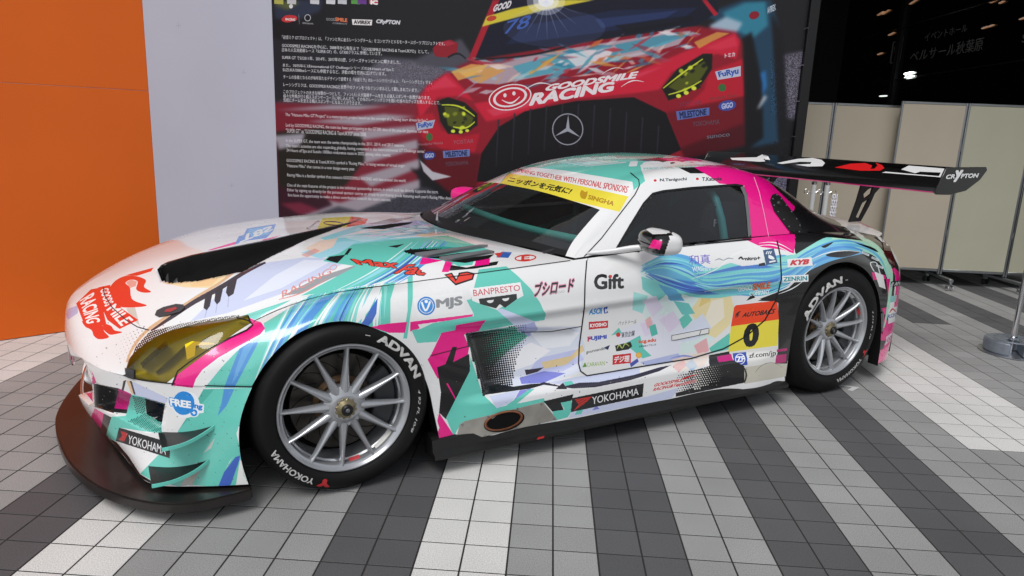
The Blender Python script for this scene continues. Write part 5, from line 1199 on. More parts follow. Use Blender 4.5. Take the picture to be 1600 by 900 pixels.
# exhaust outlet on a riveted metal plate
PLATE = mat('heat_plate', 'a8a49c', .35, metal=.35, var=.18, vscale=14)
ep = patch('exhaust_plate', [(711, 692), (718, 663), (726, 658), (848, 628), (870, 655)], PLATE, .003, 5, thick=.003)
for (x, y) in ((715, 688), (722, 663), (762, 650), (808, 638), (845, 631), (865, 654), (842, 661), (806, 668), (758, 680)):
    p = hit_n(x, y, .0035); mesh('rivet', *tube_mesh([p, p + np.array([0, -.002, 0])], .004, 8), STEEL, ep)
def oval(cx_, cy_, rx, ry, rot, y, n=40):
    o = []
    for k in range(n):
        t = 2 * math.pi * k / n; r_ = math.radians(rot); a, b = rx * math.cos(t), ry * math.sin(t)
        o.append(car_at(cx_ + a * math.cos(r_) - b * math.sin(r_), cy_ + a * math.sin(r_) + b * math.cos(r_), 1, y))
    return o
R_ = [oval(787, 657.5, 31, 14.5, -15, -.975), oval(787, 657.5, 31, 14.5, -15, -.982), oval(787, 657.5, 28.5, 12.4, -15, -.984), oval(787, 657.5, 26.5, 11, -15, -.978), oval(788, 656.5, 24.5, 10, -15, -.94), oval(790, 655, 22, 9, -15, -.86)]
V = [p for r_ in R_ for p in r_]; F = []
for i in range(5):
    for k in range(40): F.append((i * 40 + k, i * 40 + (k + 1) % 40, (i + 1) * 40 + (k + 1) % 40, (i + 1) * 40 + k))
ex = mesh('exhaust_pipe', V, F, mat('burnt_copper', '9a6448', .4, metal=.5, var=.3, vscale=18), car, smooth=True, autosmooth=50)
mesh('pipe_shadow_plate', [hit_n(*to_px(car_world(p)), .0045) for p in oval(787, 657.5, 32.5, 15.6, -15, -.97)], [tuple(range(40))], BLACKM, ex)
mesh('pipe_bore', R_[4], [tuple(range(40))], mat('soot', '161210', .9), ex)

# --- underbody, liners
for lo, hi in (((-.62, -.66, .07), (-.40, .66, .42)), ((-.46, -.84, .07), (-.385, .84, .42)), ((-.40, -.60, .07), (.42, .60, .62)), ((.40, -.90, .07), (2.30, .90, .19)), ((2.30, -.62, .07), (3.12, .62, .60)), ((3.12, -.80, .10), (3.45, .80, .5))):
    box('underbody', lo, hi, BLACKM, car)
def liner(cx, cz, r_, y0, y1, a0, a1, n=24):
    V = []; F = []
    for k in range(n + 1):
        a = math.radians(a0 + (a1 - a0) * k / n); V += [(cx + r_ * math.cos(a), y0, cz + r_ * math.sin(a)), (cx + r_ * math.cos(a), y1, cz + r_ * math.sin(a))]
    F = [(2 * i, 2 * i + 1, 2 * i + 3, 2 * i + 2) for i in range(n)]
    return V, F
for s in (-1, 1):
    for cx, r_ in ((.005, .372), (2.70, .40)):
        V, F = liner(cx, .30, r_, s * .952, s * .58, -8, 190); mesh('wheel_housing', V, F, BLACKM, car, smooth=True)
# arch lips (a dark return edge just inside the opening)
def arch_lip(A, yf):
    V = []; F = []; P = resample(A, 70)
    for p in P:
        y = -abs(side_section(p[0])[2][0]) if yf is None else yf
        h = car_hit(*to_px(car_world((p[0], -.97, p[1]))))[0]
        V += [(p[0], -.962, p[1]), (p[0] * .985 + A[:, 0].mean() * .015, -.90, p[1] * .985 + .3 * .015)]
    F = [(2 * i, 2 * i + 1, 2 * i + 3, 2 * i + 2) for i in range(len(P) - 1)]
    return V, F
for A in (ARCH_F, ARCH_R):
    V, F = arch_lip(A, -.96); lp = mesh('arch_lip', V, F, BLACKP, car, smooth=True); mirrored(lp)

# --- front splitter
OUT = [(-.995, 0), (-.992, -.07), (-.963, -.296), (-.90, -.559), (-.794, -.786), (-.70, -.90), (-.62, -.962), (-.536, -.995), (-.43, -.992), (-.34, -.98)]
out = resample(np.array(OUT), 40); poly = [tuple(p) for p in out] + [(-.34, -.45)]; poly += [(-.34, .45)] + [(p[0], -p[1]) for p in out[::-1][:-1]]
prism('splitter', poly, 2, .048, .088, SPLITM, car, .006, 2)
# canards with a teal lip
for A, B in (([(246, 674), (290, 674), (330, 664), (358, 646), (373, 630)], [(253, 702), (286, 694), (320, 676), (350, 652), (375, 628)]), ([(230, 727), (270, 729), (310, 722), (336, 708), (354, 688)], [(237, 759), (272, 751), (310, 732), (335, 710), (356, 684)])):
    A2 = resample(np.array(A, float), 16); B2 = resample(np.array(B, float), 16); V = []; lipV = []
    for k, (a, b) in enumerate(zip(A2, B2)):
        p = hit_n(a[0], a[1], -.004); z = p[2] - .004
        q = car_at(b[0], b[1], 2, min(z, p[2] + .01)); 
        if np.linalg.norm(q - p) > .16: q = p + (q - p) * .16 / np.linalg.norm(q - p)
        V += [p, q, p - [0, 0, .004], q - [0, 0, .004]]
        dirv = (q - p) / (np.linalg.norm(q - p) + 1e-6) * .004
        lipV += [q + [0, 0, .005], q - [0, 0, .007], q + dirv + [0, 0, .005], q + dirv - [0, 0, .007]]
    F = []; LF = []
    for i in range(15):
        a = 4 * i; F += [(a, a + 1, a + 5, a + 4), (a + 2, a + 6, a + 7, a + 3), (a + 1, a + 3, a + 7, a + 5)]
        LF += [(a, a + 4, a + 5, a + 1), (a + 2, a + 3, a + 7, a + 6), (a, a + 2, a + 6, a + 4), (a + 1, a + 5, a + 7, a + 3)]
    LF += [(0, 1, 3, 2), (60, 62, 63, 61)]
    cn = mesh('canard', V, F, CARBON, car); mesh('canard_lip', lipV, LF, TEALP, cn); mirrored(cn)
# side skirt blades
prof = [(-.952, .150), (-.972, .142), (-.982, .098), (-1.006, .086), (-1.008, .074), (-1.0, .068), (-.90, .064), (-.90, .150)]
V = []; F = []; xs = np.linspace(.340, 2.318, 12)
for x in xs:
    dz = .028 * (x - .34) / 2.0
    V += [(x, a, b + (dz if b < .14 else dz * .6)) for a, b in prof]
m_ = len(prof)
for i in range(11):
    for k in range(m_): F.append((i * m_ + k, i * m_ + (k + 1) % m_, (i + 1) * m_ + (k + 1) % m_, (i + 1) * m_ + k))
F += [tuple(range(m_ - 1, -1, -1)), tuple(11 * m_ + k for k in range(m_))]
sk = mesh('side_skirt', V, F, CARBON, car); mirrored(sk)
mesh('jack_mark', [(.80, -1.0095, .080), (.835, -1.0095, .081), (.838, -1.0095, .092), (.806, -1.0095, .0905)], [(0, 1, 2, 3)], mat('red_tape', 'c03030', .5), sk)

# --- headlamp
LENS = glass_mat('amber_lens', (.72, .63, .06), 1.3, .03)
V, F = LENSP; hl = mesh('headlamp', V, F, LENS, car, smooth=True)
V2, F2 = lens(.075, 0); bk = mesh('headlamp_bucket', V2, F2, mat('bucket_grey', 'aeac98', .35), hl, smooth=True)
for k, (pa, pb) in enumerate((((222, 572), (262, 536)), ((246, 585), (296, 540)), ((300, 548), (352, 514)))):
    A = car_at(*pa, 1, -.70); B = car_at(*pb, 1, -.70); d = (B - A); n_ = np.array([-.3, -.8, .5]) * .02
    mesh('reflector', [A, B, B + n_ + [0, -.02, .012], A + n_ + [0, -.02, .012], A + [.0, .03, -.03], B + [0, .03, -.03]], [(0, 1, 2, 3), (0, 4, 5, 1)], mat('reflector_silver', 'b9bbb2', .2, metal=.6), hl)
V = [car_at(x, y, 1, -.825) for x, y in ((289, 538), (300, 533), (334, 536), (335, 538), (306, 540), (304, 556), (292, 562))]
mesh('turn_marker', V, [tuple(range(7))], mat('marker_yellow', 'ffe926', .4, emit='ffe000', estr=.25), hl)
ribbon('lamp_seal', [(370, 497), (391, 502), (395, 508), (386, 516), (360, 528), (326, 546), (296, 566), (278, 580), (269, 602)], 2.2, BLACKP, .002, 4)
m1 = mirrored(hl); m1.data.materials.clear(); m1.data.materials.append(LENS)
mirrored(bk)
# grille mouth: chrome rim and slatted insert with the star
GRM = mat('grille_black', '0d0d0e', .5)
rim = [(-.925, .0, .485), (-.915, -.2, .48), (-.875, -.40, .465), (-.835, -.50, .44), (-.825, -.52, .38), (-.838, -.48, .29), (-.86, -.40, .255), (-.895, -.2, .235), (-.905, 0, .23)]
rr = resample(np.array(rim), 50)
tube('grille_rim', [p + np.array([.02, 0, 0]) for p in rr] + [(p[0] + .02, -p[1], p[2]) for p in rr[::-1][1:]], .006, CHROME, car, 8)
lathe('star_ring', [(.085 + .007 * math.cos(a), .007 * math.sin(a)) for a in np.linspace(0, 2 * math.pi, 9)[:-1]], CHROME, car, 36, 0, (-.912, 0, .40), closed=True)
for k in range(3):
    a = math.radians(90 + 120 * k); tube('star_arm', [(-.912, 0, .40), (-.912, .083 * math.cos(a), .40 + .083 * math.sin(a))], [.010, .003], CHROME, car, 6)

# --- door mirrors
def super_e(c, h, e=.55, nu=36, nv=20):
    V = []; F = []
    f = lambda v, q: math.copysign(abs(v) ** q, v)
    for i in range(nv + 1):
        ph = -math.pi / 2 + math.pi * i / nv
        for k in range(nu):
            th = 2 * math.pi * k / nu
            V.append((c[0] + h[0] * f(math.cos(ph), e) * f(math.cos(th), e), c[1] + h[1] * f(math.cos(ph), e) * f(math.sin(th), e), c[2] + h[2] * f(math.sin(ph), e)))
    for i in range(nv):
        for k in range(nu): F.append((i * nu + k, i * nu + (k + 1) % nu, (i + 1) * nu + (k + 1) % nu, (i + 1) * nu + k))
    return V, F
mc = (1.375, -1.0, .905); V, F = super_e(mc, (.078, .118, .054), .62, 170, 96)
V = [(p[0] + .25 * (p[1] - mc[1]) * (1 if p[0] < mc[0] else .4), p[1], p[2] - .10 * abs(p[0] - mc[0]) * (p[2] > mc[2])) for p in V]
mm = mesh('door_mirror', V, F, [GLOSSB, WHITEV, PINKP], car, smooth=True)
for pl in mm.data.polygons:
    c = np.array(pl.center); px, py = to_px(car_world(c)); front = True
    if px > 1046 - (py - 375) * .35 or c[0] > mc[0] + .045: pl.material_index = 1
    if inside((px, py), [(1021, 374), (1035, 377), (1031, 390), (1013, 387)]): pl.material_index = 2
    if c[2] > mc[2] + .03 and inside((px, py), [(1010, 359), (1014, 354), (1052, 354), (1044, 365), (1020, 366)]): pl.material_index = 1
V, F = [], []
arm = resample(np.array([(1.16, -.845, .838), (1.24, -.885, .850), (1.32, -.93, .868), (1.37, -.97, .875)]), 12)
for i, p in enumerate(arm):
    w = .055 - .02 * i / 11; h_ = .010 + .004 * i / 11
    V += [p + [-w, 0, 0], p + [-w * .5, 0, h_], p + [w * .5, 0, h_], p + [w, 0, 0], p + [w * .5, 0, -h_], p + [-w * .5, 0, -h_]]
for i in range(11):
    for k in range(6): F.append((i * 6 + k, i * 6 + (k + 1) % 6, (i + 1) * 6 + (k + 1) % 6, (i + 1) * 6 + k))
ma = mesh('mirror_arm', V, F, WHITEV, mm, smooth=True)
fm_ = mirrored(mm, 'door_mirror', PINKP)
for pl in fm_.data.polygons: pl.material_index = 0
ma2 = mirrored(ma, 'mirror_arm'); ma2.parent = fm_
# wiper
wp = [car_hit(*p) for p in ()]
ws_bvh = BVHTree.FromPolygons([tuple(p) for p in WSP[0]], [tuple(f) for f in WSP[1]])
def ws_pt(px, py, lift):
    d = Vector(car_ray(px, py)).normalized(); h = ws_bvh.ray_cast(Vector(CAMC), d)
    if h[0] is None: return None
    n = h[1] if h[1].dot(-d) > 0 else -h[1]; return np.array(h[0] + n * lift)
wpts = [ws_pt(x, y, .016) for x, y in ((846, 399), (866, 390), (884, 380), (902, 370), (920, 358))]; wpts = [p for p in wpts if p is not None]
if len(wpts) > 2:
    wpo = tube('wiper', wpts, .006, BLACKP, car, 6)
apts = [ws_pt(x, y, .024) for x, y in ((838, 392), (850, 396), (884, 380))]; apts = [p for p in apts if p is not None]
if len(apts) > 1: tube('wiper_arm', apts, .007, BLACKP, car, 6)
an = hit_n(683, 344, .0); tube('antenna_stub', [an, an + np.array([0, 0, .02]), an + np.array([.004, 0, .045])], [.010, .006, .005], STEEL, car, 8)

# --- rear wing
wing_top = [(3.400, 1.100), (3.402, 1.112), (3.415, 1.128), (3.46, 1.153), (3.53, 1.178), (3.63, 1.203), (3.78, 1.232)]
wing_bot = [(3.78, 1.226), (3.63, 1.185), (3.53, 1.148), (3.46, 1.112), (3.425, 1.094), (3.408, 1.092)]
wt = resample(np.array(wing_top), 22); wb = resample(np.array(wing_bot), 16)
ys = np.linspace(-.95, .95, 24)
V = [(p[0], y, p[1]) for y in ys for p in wt]; wg = mesh('rear_wing', V, grid_faces(24, 22, True), GLOSSB, car, smooth=True)
V2 = [(p[0], y, p[1]) for y in ys for p in wb]; mesh('wing_underside', V2, grid_faces(24, 16, True), PINKP, wg, smooth=True)
V3 = [(p[0], y, p[1]) for y in ys for p in (wt[0], ((wt[0][0] + wb[-1][0]) / 2, (wt[0][1] + wb[-1][1]) / 2), wb[-1])]; mesh('wing_nose', V3, grid_faces(24, 3, False), PINKP, wg, smooth=True)
WBV = BVHTree.FromPolygons([tuple(p) for p in V], grid_faces(24, 22, True))
def wing_pt(x, y):
    d = Vector(car_ray(x, y)).normalized(); h = WBV.ray_cast(Vector(CAMC), d)
    if h[0] is None: h = WBV.find_nearest(Vector(car_at(x, y, 0, 3.6)))
    n = h[1] if h[1].dot(-d) > 0 else -h[1]
    return np.array(h[0] + n * .0015)
def wing_patch(name, poly, m):
    B = PT.dens(poly, 4); nb = len(B); pts = list(B)
    for x in np.arange(min(p[0] for p in poly), max(p[0] for p in poly), 4):
        for y in np.arange(min(p[1] for p in poly), max(p[1] for p in poly), 2.5):
            if inside((x, y), poly) and min(math.hypot(x - q[0], y - q[1]) for q in B) > 1.6: pts.append((x, y))
    vs_, _, fs_, *_ = delaunay_2d_cdt([Vector(p) for p in pts], [(i, (i + 1) % nb) for i in range(nb)], [], 1, 1e-4)
    return mesh(name, [wing_pt(*v) for v in vs_], [tuple(f) for f in fs_], m, wg, smooth=True)
WV, RV = mat('wing_white', 'f0f0f0', .35), mat('wing_red', 'e21f22', .35)
wing_patch('wing_letter', [(1141, 247), (1182, 246), (1195, 239.5), (1203, 241), (1193, 249), (1196, 252.5), (1186, 253), (1144, 250)], WV)
wing_patch('wing_letter', [(1214, 255), (1246, 248.5), (1270, 247), (1284, 250), (1289, 255), (1285, 260), (1262, 260.5), (1243, 257.5), (1266, 256.5), (1268, 253.5), (1250, 253), (1222, 256.5)], WV)
wing_patch('wing_emblem', [(1304, 262), (1329, 256), (1352, 255), (1363, 259), (1360, 264), (1366, 264), (1371, 259), (1368, 254.5), (1378, 258), (1382, 263), (1375, 267), (1344, 267)], RV)
wing_patch('wing_letter', [(1408, 265), (1420, 259), (1478, 264), (1472, 277.5), (1378, 270), (1384, 268.5), (1434, 273), (1467, 275.5), (1470, 270), (1438, 268.5), (1430, 271)], WV)
EP = [(1478, 261.5), (1540, 261), (1541, 266), (1530, 281), (1508, 298), (1482, 304.5), (1462, 304), (1459.5, 300)]
ep_xz = [tuple(car_at(x, y, 1, -.956)[[0, 2]]) for x, y in EP]
pe = prism('end_plate', ep_xz, 1, -.962, -.950, GLOSSB, wg, .002, 1)
text_mesh('lettering', 'CR', ((1478, 273), (1492, 272), (1492, 279), (1478, 280)), lambda p, i: car_at(p[0], p[1], 1, -.9630 - i * .0003), WV, pe, .05, .3)
text_mesh('lettering', 'PTON', ((1501, 271.5), (1530, 270.5), (1529, 277.5), (1501, 279)), lambda p, i: car_at(p[0], p[1], 1, -.9630 - i * .0003), WV, pe, .05, .25)
text_mesh('lettering', 'y', ((1492, 266), (1506, 265), (1503, 283), (1489, 285)), lambda p, i: car_at(p[0], p[1], 1, -.9630 - i * .0003), WV, pe, .06, .1)
pm_ = mirrored(pe, 'end_plate'); pm_.parent = wg
STR = [(1341, 279.5), (1381, 285.5), (1366, 302), (1357, 322), (1344, 345.5), (1326, 347), (1338, 314), (1345, 290)]
H1 = [(1349, 311), (1360, 303), (1363, 292), (1355, 296), (1348, 303)]; H2 = [(1336, 339), (1342, 341), (1351, 322), (1357, 310), (1346, 317)]
sxz = lambda L_: [tuple(car_at(x, y, 1, -.42)[[0, 2]]) for x, y in L_]
def holed_prism(name, outer_, holes, y0, y1, m, parent):
    pts = list(outer_); edges = [(i, (i + 1) % len(outer_)) for i in range(len(outer_))]
    for h in holes:
        b0 = len(pts); pts += list(h); edges += [(b0 + i, b0 + (i + 1) % len(h)) for i in range(len(h))]
    vs_, es_, fs_, *_ = delaunay_2d_cdt([Vector(p) for p in pts], edges, [], 1, 1e-5)
    keep = []
    for f in fs_:
        c = (sum(vs_[i][0] for i in f) / len(f), sum(vs_[i][1] for i in f) / len(f))
        if not any(inside(c, h) for h in holes): keep.append(tuple(f))
    n = len(vs_); V = [(v[0], y0, v[1]) for v in vs_] + [(v[0], y1, v[1]) for v in vs_]; F = keep + [tuple(i + n for i in f[::-1]) for f in keep]
    F += [(a, b, b + n, a + n) for a, b in edges]
    return mesh(name, V, F, m, parent)
ws1 = holed_prism('wing_strut', sxz(STR), [sxz(H1), sxz(H2)], -.426, -.414, BLACKP, wg); ws2 = mirrored(ws1, 'wing_strut'); ws2.parent = wg

# --- wheels
RUBBER = mat('tyre_rubber', '0d0d0e', .6, spec=.25, bump=.08, bscale=60, var=.12, vscale=9); RIMM = mat('rim_silver', 'b0b2b6', .27, metal=.6, var=.04, vscale=20); RIMD = mat('rim_barrel', '6c6e71', .35, metal=.85)
GOLDN = mat('nut_gold', '8f8468', .35, metal=.8); DISC = mat('brake_disc', '4a4744', .35, metal=.8, var=.2, vscale=40); BELL = mat('disc_bell', '6a5138', .5, metal=.6); CALI = mat('caliper_grey', '2c2f33', .5)
TXT = mat('tyre_print', 'c9c9c6', .6, var=.1, vscale=60); TXTR = mat('tyre_red', 'b3262b', .6); TAGW = mat('rim_sticker', 'd8d6d0', .5); TAGR = mat('rim_red', 'c2353a', .5)
def make_wheel(x, y, z, R, dish, front, adv, yok, lab):
    prof = [(.2465, .004), (.254, -.006), (.268, -.014), (.288, -.017), (.306, -.013), (R - .016, .0), (R - .006, .012), (R, .034), (R, .265), (R - .01, .288), (.30, .30), (.247, .29)]
    fine = resample(np.array(prof), 46)
    ty = lathe('wheel', [tuple(p) for p in fine], RUBBER, car, 96, 1, (0, 0, 0), True, 60); ty.location = (x, y, z); ty['label'] = lab
    rp = [(.2475, .006), (.2487, -.003), (.2465, -.0075), (.2425, -.0078), (.2385, -.0045), (.2365, .001), (.2325, .004), (.2275, .007), (.2245, .014), (.2235, .036), (.2175, .042), (.2145, .10), (.212, .22)]
    lathe('rim', rp, RIMM, ty, 96, 1)
    # spokes
    V = []; F = []; ns = 12
    rs = np.linspace(.060, .236, 12)
    for i, r_ in enumerate(rs):
        t = i / 11; w = .024 * (1 - t) ** 1.6 + .0150 + .008 * max(0, t - .84) / .16; yo = dish * (1 - t) ** 1.6 + .001 + .004 * t; dp = .030 - .012 * t
        for (a, b) in ((-.5, dp), (-.46, .010), (-.22, .001), (-.08, -.0015), (.08, -.0015), (.22, .001), (.46, .010), (.5, dp)): V.append((w * a, yo + b, r_))
    for i in range(11):
        for k in range(7): F.append((i * 8 + k, (i + 1) * 8 + k, (i + 1) * 8 + k + 1, i * 8 + k + 1))
    me = bpy.data.meshes.new('spoke'); me.from_pydata(V, [], F); me.materials.append(RIMM); me.polygons.foreach_set('use_smooth', [True] * len(F)); me.set_sharp_from_angle(angle=math.radians(50))
    for k in range(ns):
        o = bpy.data.objects.new('spoke', me); o.rotation_euler = (0, math.radians(360 / ns * k + (3 if front else -8)), 0); link(o, ty)
    lathe('hub', [(.030, dish - .004), (.046, dish - .006), (.052, dish - .004), (.066, dish + .004), (.080, dish + .014), (.080, dish + .05)], RIMM, ty, 48, 1)
    teeth = []
    for k in range(48):
        a = 2 * math.pi * k / 48; r_ = .041 if (k // 2) % 2 else .035; teeth.append((r_ * math.cos(a), r_ * math.sin(a)))
    prism('wheel_nut', teeth, 1, dish - .012, dish + .004, GOLDN, ty, .0015, 1)
    lathe('nut_cone', [(.034, dish - .012), (.024, dish - .020), (.021, dish - .022)], GOLDN, ty, 32, 1)
    lathe('axle_bolt', [(.021, dish - .014), (.0215, dish - .030), (.017, dish - .036), (.010, dish - .036), (.009, dish - .024), (0, dish - .024)], BLACKP, ty, 28, 1)
    lathe('bolt_tip', [(.0085, dish - .024), (.008, dish - .033), (.004, dish - .034), (.004, dish - .026), (0, dish - .026)], STEEL, ty, 20, 1)
    dc = lathe('brake_disc', [(.10, .085), (.186, .085), (.188, .088), (.188, .115), (.10, .115)], DISC, ty, 72, 1)
    for k in range(16):
        a = 2 * math.pi * k / 16; P = [(r_ * math.cos(a + (r_ - .11) * 6), .0845, r_ * math.sin(a + (r_ - .11) * 6)) for r_ in np.linspace(.118, .182, 7)]
        tube('disc_slot', P, .0014, BLACKM, dc, 5)
    lathe('disc_bell', [(.04, .066), (.085, .068), (.102, .082), (.104, .1)], BELL, ty, 48, 1)
    for k in range(10):
        a = 2 * math.pi * k / 10; p = np.array((.093 * math.cos(a), .073, .093 * math.sin(a))); V, F = tube_mesh([p, p + [0, -.008, 0]], .006, 8); mesh('bell_bolt', V, F, STEEL, ty)
    lathe('inner_shield', [(0, .125), (.215, .125)], BLACKM, ty, 48, 1)
    pts = []
    for k in range(9): a = math.radians(-40 + 10 * k); pts.append((.205 * math.cos(a), .205 * math.sin(a)))
    for k in range(8, -1, -1): a = math.radians(-40 + 10 * k); pts.append((.125 * math.cos(a), .125 * math.sin(a)))
    prism('brake_caliper', pts, 1, .045, .082, CALI, ty, .004, 2)
    def arc_text(s, a0, a1, r0, r1, m, bold, sh=0.0, sp=1.0, nm='tyre_lettering'):
        L, t = text_layers(s, bold, sh, sp); V = []; F = []
        for i, uv in enumerate(L):
            b0 = len(V); F += [tuple(int(k) + b0 for k in q) for q in t]
            for (u, w) in uv:
                a = math.radians(a0 + (a1 - a0) * u); r_ = r0 + (r1 - r0) * w
                yy = float(np.interp(r_, fine[:28, 0], fine[:28, 1])) - .0012 - i * .0002; V.append((r_ * math.sin(a), yy, r_ * math.cos(a)))
        mesh(nm, V, F, m, ty)
    arc_text('ADVAN', adv[0], adv[1], .272, .304 if front else .312, TXT, .055)
    arc_text('YOKOHAMA', yok[0], yok[1], .278, .302, TXT, .03)
    arc_text('Y', yok[0] - 13, yok[0] - 3, .272, .306, TXTR, .09)
    arc_text('- ', adv[0] - 10 if front else adv[1] + 4, adv[0] - 6 if front else adv[1] + 8, .286, .29, TXT, .02)
    arc_text('4 92 FL 10/8' if front else '4 314 RL 10', 82 if front else 70, 118 if front else 104, .277, .286, TXT, 0, .3)
    def rim_tag(a0, a1, m, r0=.2195, r1=.2275, yy=.028):
        V = []; F = []
        for k in range(7):
            a = math.radians(a0 + (a1 - a0) * k / 6); V += [(r0 * math.sin(a), yy + .006, r0 * math.cos(a)), (r1 * math.sin(a), yy - .008, r1 * math.cos(a))]
        mesh('rim_sticker', [(p[0] * .985, p[1] - .003, p[2] * .985) for p in V], [(2 * i, 2 * i + 1, 2 * i + 3, 2 * i + 2) for i in range(6)], m, ty)
    if front: rim_tag(126, 148, TAGW); rim_tag(165, 176, TAGR); rim_tag(300, 318, TAGW)
    else: rim_tag(20, 40, TAGW); rim_tag(62, 72, TAGR); rim_tag(195, 212, TAGW)
    return ty
make_wheel(0, -.965, .3325, .3325, .006, True, (24, 72), (206, 247), 'front wheel with flat silver spokes')
make_wheel(2.68, -.970, .355, .355, .040, False, (288, 355), (128, 171), 'rear wheel with deeply dished silver spokes')
for (x, R, z) in ((0, .3325, .3325), (2.68, .355, .355)):
    fw = lathe('wheel', [(.247, -.29), (.30, -.30), (R - .01, -.288), (R, -.265), (R, -.034), (R - .006, -.012), (.30, .014), (.247, 0)], RUBBER, car, 64, 1); fw.location = (x, .968, z)
    lathe('rim', [(0, -.05), (.08, -.05), (.22, -.03), (.246, 0)], RIMD, fw, 48, 1)
# tape corner mark on the floor
tp = on_ground(1331, 608); tape = mesh('floor_tape', [on_ground(x, y, .0022) for x, y in ((1310, 602.5), (1316, 601.5), (1343, 605), (1332, 611), (1324, 609.5), (1331, 605.5))], [(0, 1, 2, 5), (5, 2, 3, 4)], mat('tape_white', 'cfcfcf', .6)); tag(tape, 'small white tape corner on the floor beside the rear wheel', 'tape')
# ------------------------------------------------------------------ large printed poster: a red racing car, text block, sponsor row
PX0, PX1, PZ1, PRES = -1.769, 2.702, 3.2, 640.0
PS = Sheet(int((PX1 - PX0) * PRES), int(PZ1 * PRES), '17171c')
PP = Painter(PS, lambda x, y: (lambda p: ((p[0] - PX0) * PRES, p[2] * PRES))(on_y(x, y, PY)))
def blur(a, r):
    for ax in (0, 1):
        p = np.pad(a, [(r + 1, r) if i == ax else (0, 0) for i in range(3)], mode='edge'); c = np.cumsum(p, axis=ax)
        a = (np.take(c, range(2 * r + 1, p.shape[ax]), axis=ax) - np.take(c, range(0, p.shape[ax] - 2 * r - 1), axis=ax)) / (2 * r + 1)
    return a
q = PP.poly
q('4b4954', [(425, 70), (560, 85), (650, 92), (720, 60), (740, 90), (700, 130), (650, 180), (640, 330), (430, 470)]); q('5f5c68', [(520, 100), (640, 96), (700, 110), (650, 165), (560, 150), (500, 130)])
q('24252b', [(425, 60), (520, 72), (600, 92), (540, 130), (430, 160)]); q('2b3348', [(427, 0), (505, 0), (500, 18), (470, 30), (430, 30)]); q('59603a', [(428, 8), (452, 0), (470, 4), (450, 16)])
q('7c2232', [(430, 160), (560, 165), (655, 160), (652, 300), (560, 320), (430, 330)])
for pts in ([(430, 172), (520, 164), (610, 166), (560, 172)], [(480, 190), (600, 178), (650, 182), (560, 196)], [(540, 206), (650, 196), (652, 206), (560, 220)], [(560, 238), (652, 218), (654, 232), (570, 256)], [(560, 276), (655, 248), (656, 262), (580, 292)], [(520, 320), (600, 296), (656, 280), (656, 296), (560, 330)], [(430, 320), (500, 310), (540, 318), (480, 340)]): q('a096a0', pts)
q('24221d', [(432, 206), (500, 200), (566, 214), (570, 250), (540, 290), (470, 308), (436, 300)]); q('1c1a1a', [(480, 212), (560, 214), (566, 240), (500, 246)]); q('a3a0ad', [(430, 212), (478, 208), (470, 226), (436, 234)]); q('3a1a28', [(430, 290), (500, 300), (520, 320), (436, 350)]); q('7a2a40', [(438, 318), (470, 316), (500, 328), (470, 336)])
q('3b3a44', [(560, 330), (660, 292), (700, 300), (900, 300), (1260, 240), (1260, 480), (430, 480), (500, 350)]); q('5b586a', [(1150, 250), (1255, 210), (1250, 330), (1180, 330)])
q('56535f', [(1200, 90), (1262, 78), (1258, 190), (1200, 180)]); q('121217', [(640, 262), (760, 300), (1000, 262), (1165, 230), (1250, 190), (1255, 250), (1150, 300), (800, 330), (690, 310)])
# far flank of the printed car
q('1f3f57', [(1100, 24), (1128, 12), (1160, 0), (1205, 0), (1216, 40), (1224, 120), (1218, 222), (1166, 232), (1158, 130), (1150, 50)]); q('2f7d96', [(1128, 20), (1164, 4), (1196, 2), (1200, 40), (1176, 60), (1150, 48)]); q('9fb6c8', [(1108, 40), (1134, 26), (1160, 36), (1150, 52), (1120, 60)]); q('2a6fae', [(1178, 120), (1196, 110), (1198, 135), (1182, 170)]); q('0d0d12', [(1152, 66), (1174, 50), (1190, 130), (1192, 215), (1164, 236)]); q('101016', [(1205, 20), (1224, 60), (1230, 190), (1216, 226)]); PP.band('b8c0ca', [(1184, 170), (1196, 150)], [3, 6])
# body: one red mass, then soft light and dark shapes, blurred together like a telephoto print
q('8d1226', [(648, 176), (654, 150), (668, 133), (700, 112), (735, 95), (900, 66), (1085, 40), (1150, 50), (1160, 66), (1164, 226), (1070, 246), (1040, 262), (860, 282), (745, 296), (700, 300), (668, 272), (655, 222)])
q('5a0b18', [(655, 222), (672, 232), (740, 240), (752, 240), (745, 296), (700, 300), (668, 272)]); q('4a0a16', [(1062, 232), (1162, 190), (1164, 228), (1070, 248)]); q('6e0e1e', [(1040, 176), (1160, 150), (1163, 192), (1062, 232)])
PS.a[:] = blur(blur(PS.a, 8), 6)
q('c41a36', [(652, 160), (668, 134), (700, 113), (724, 138), (740, 158), (716, 150), (684, 152), (668, 170), (656, 186)]); q('c81c38', [(740, 162), (880, 140), (1000, 110), (1090, 72), (1148, 52), (1156, 64), (1150, 92), (1120, 84), (1050, 112), (1030, 140), (990, 146), (880, 156), (790, 184), (760, 190)])
q('e0405a', [(664, 142), (696, 118), (716, 136), (690, 138)], .6); q('dd3a54', [(1098, 76), (1148, 56), (1152, 72), (1124, 78)], .6); q('e0566c', [(760, 172), (880, 146), (1000, 114), (1040, 102), (1000, 120), (880, 152), (772, 182)], .5); q('b0162c', [(650, 182), (676, 176), (690, 204), (722, 214), (750, 208), (742, 238), (690, 232), (660, 214)]); q('b5182e', [(1108, 112), (1160, 92), (1162, 150), (1070, 168), (1100, 140)])
PS.a[:] = blur(blur(PS.a, 5), 4)
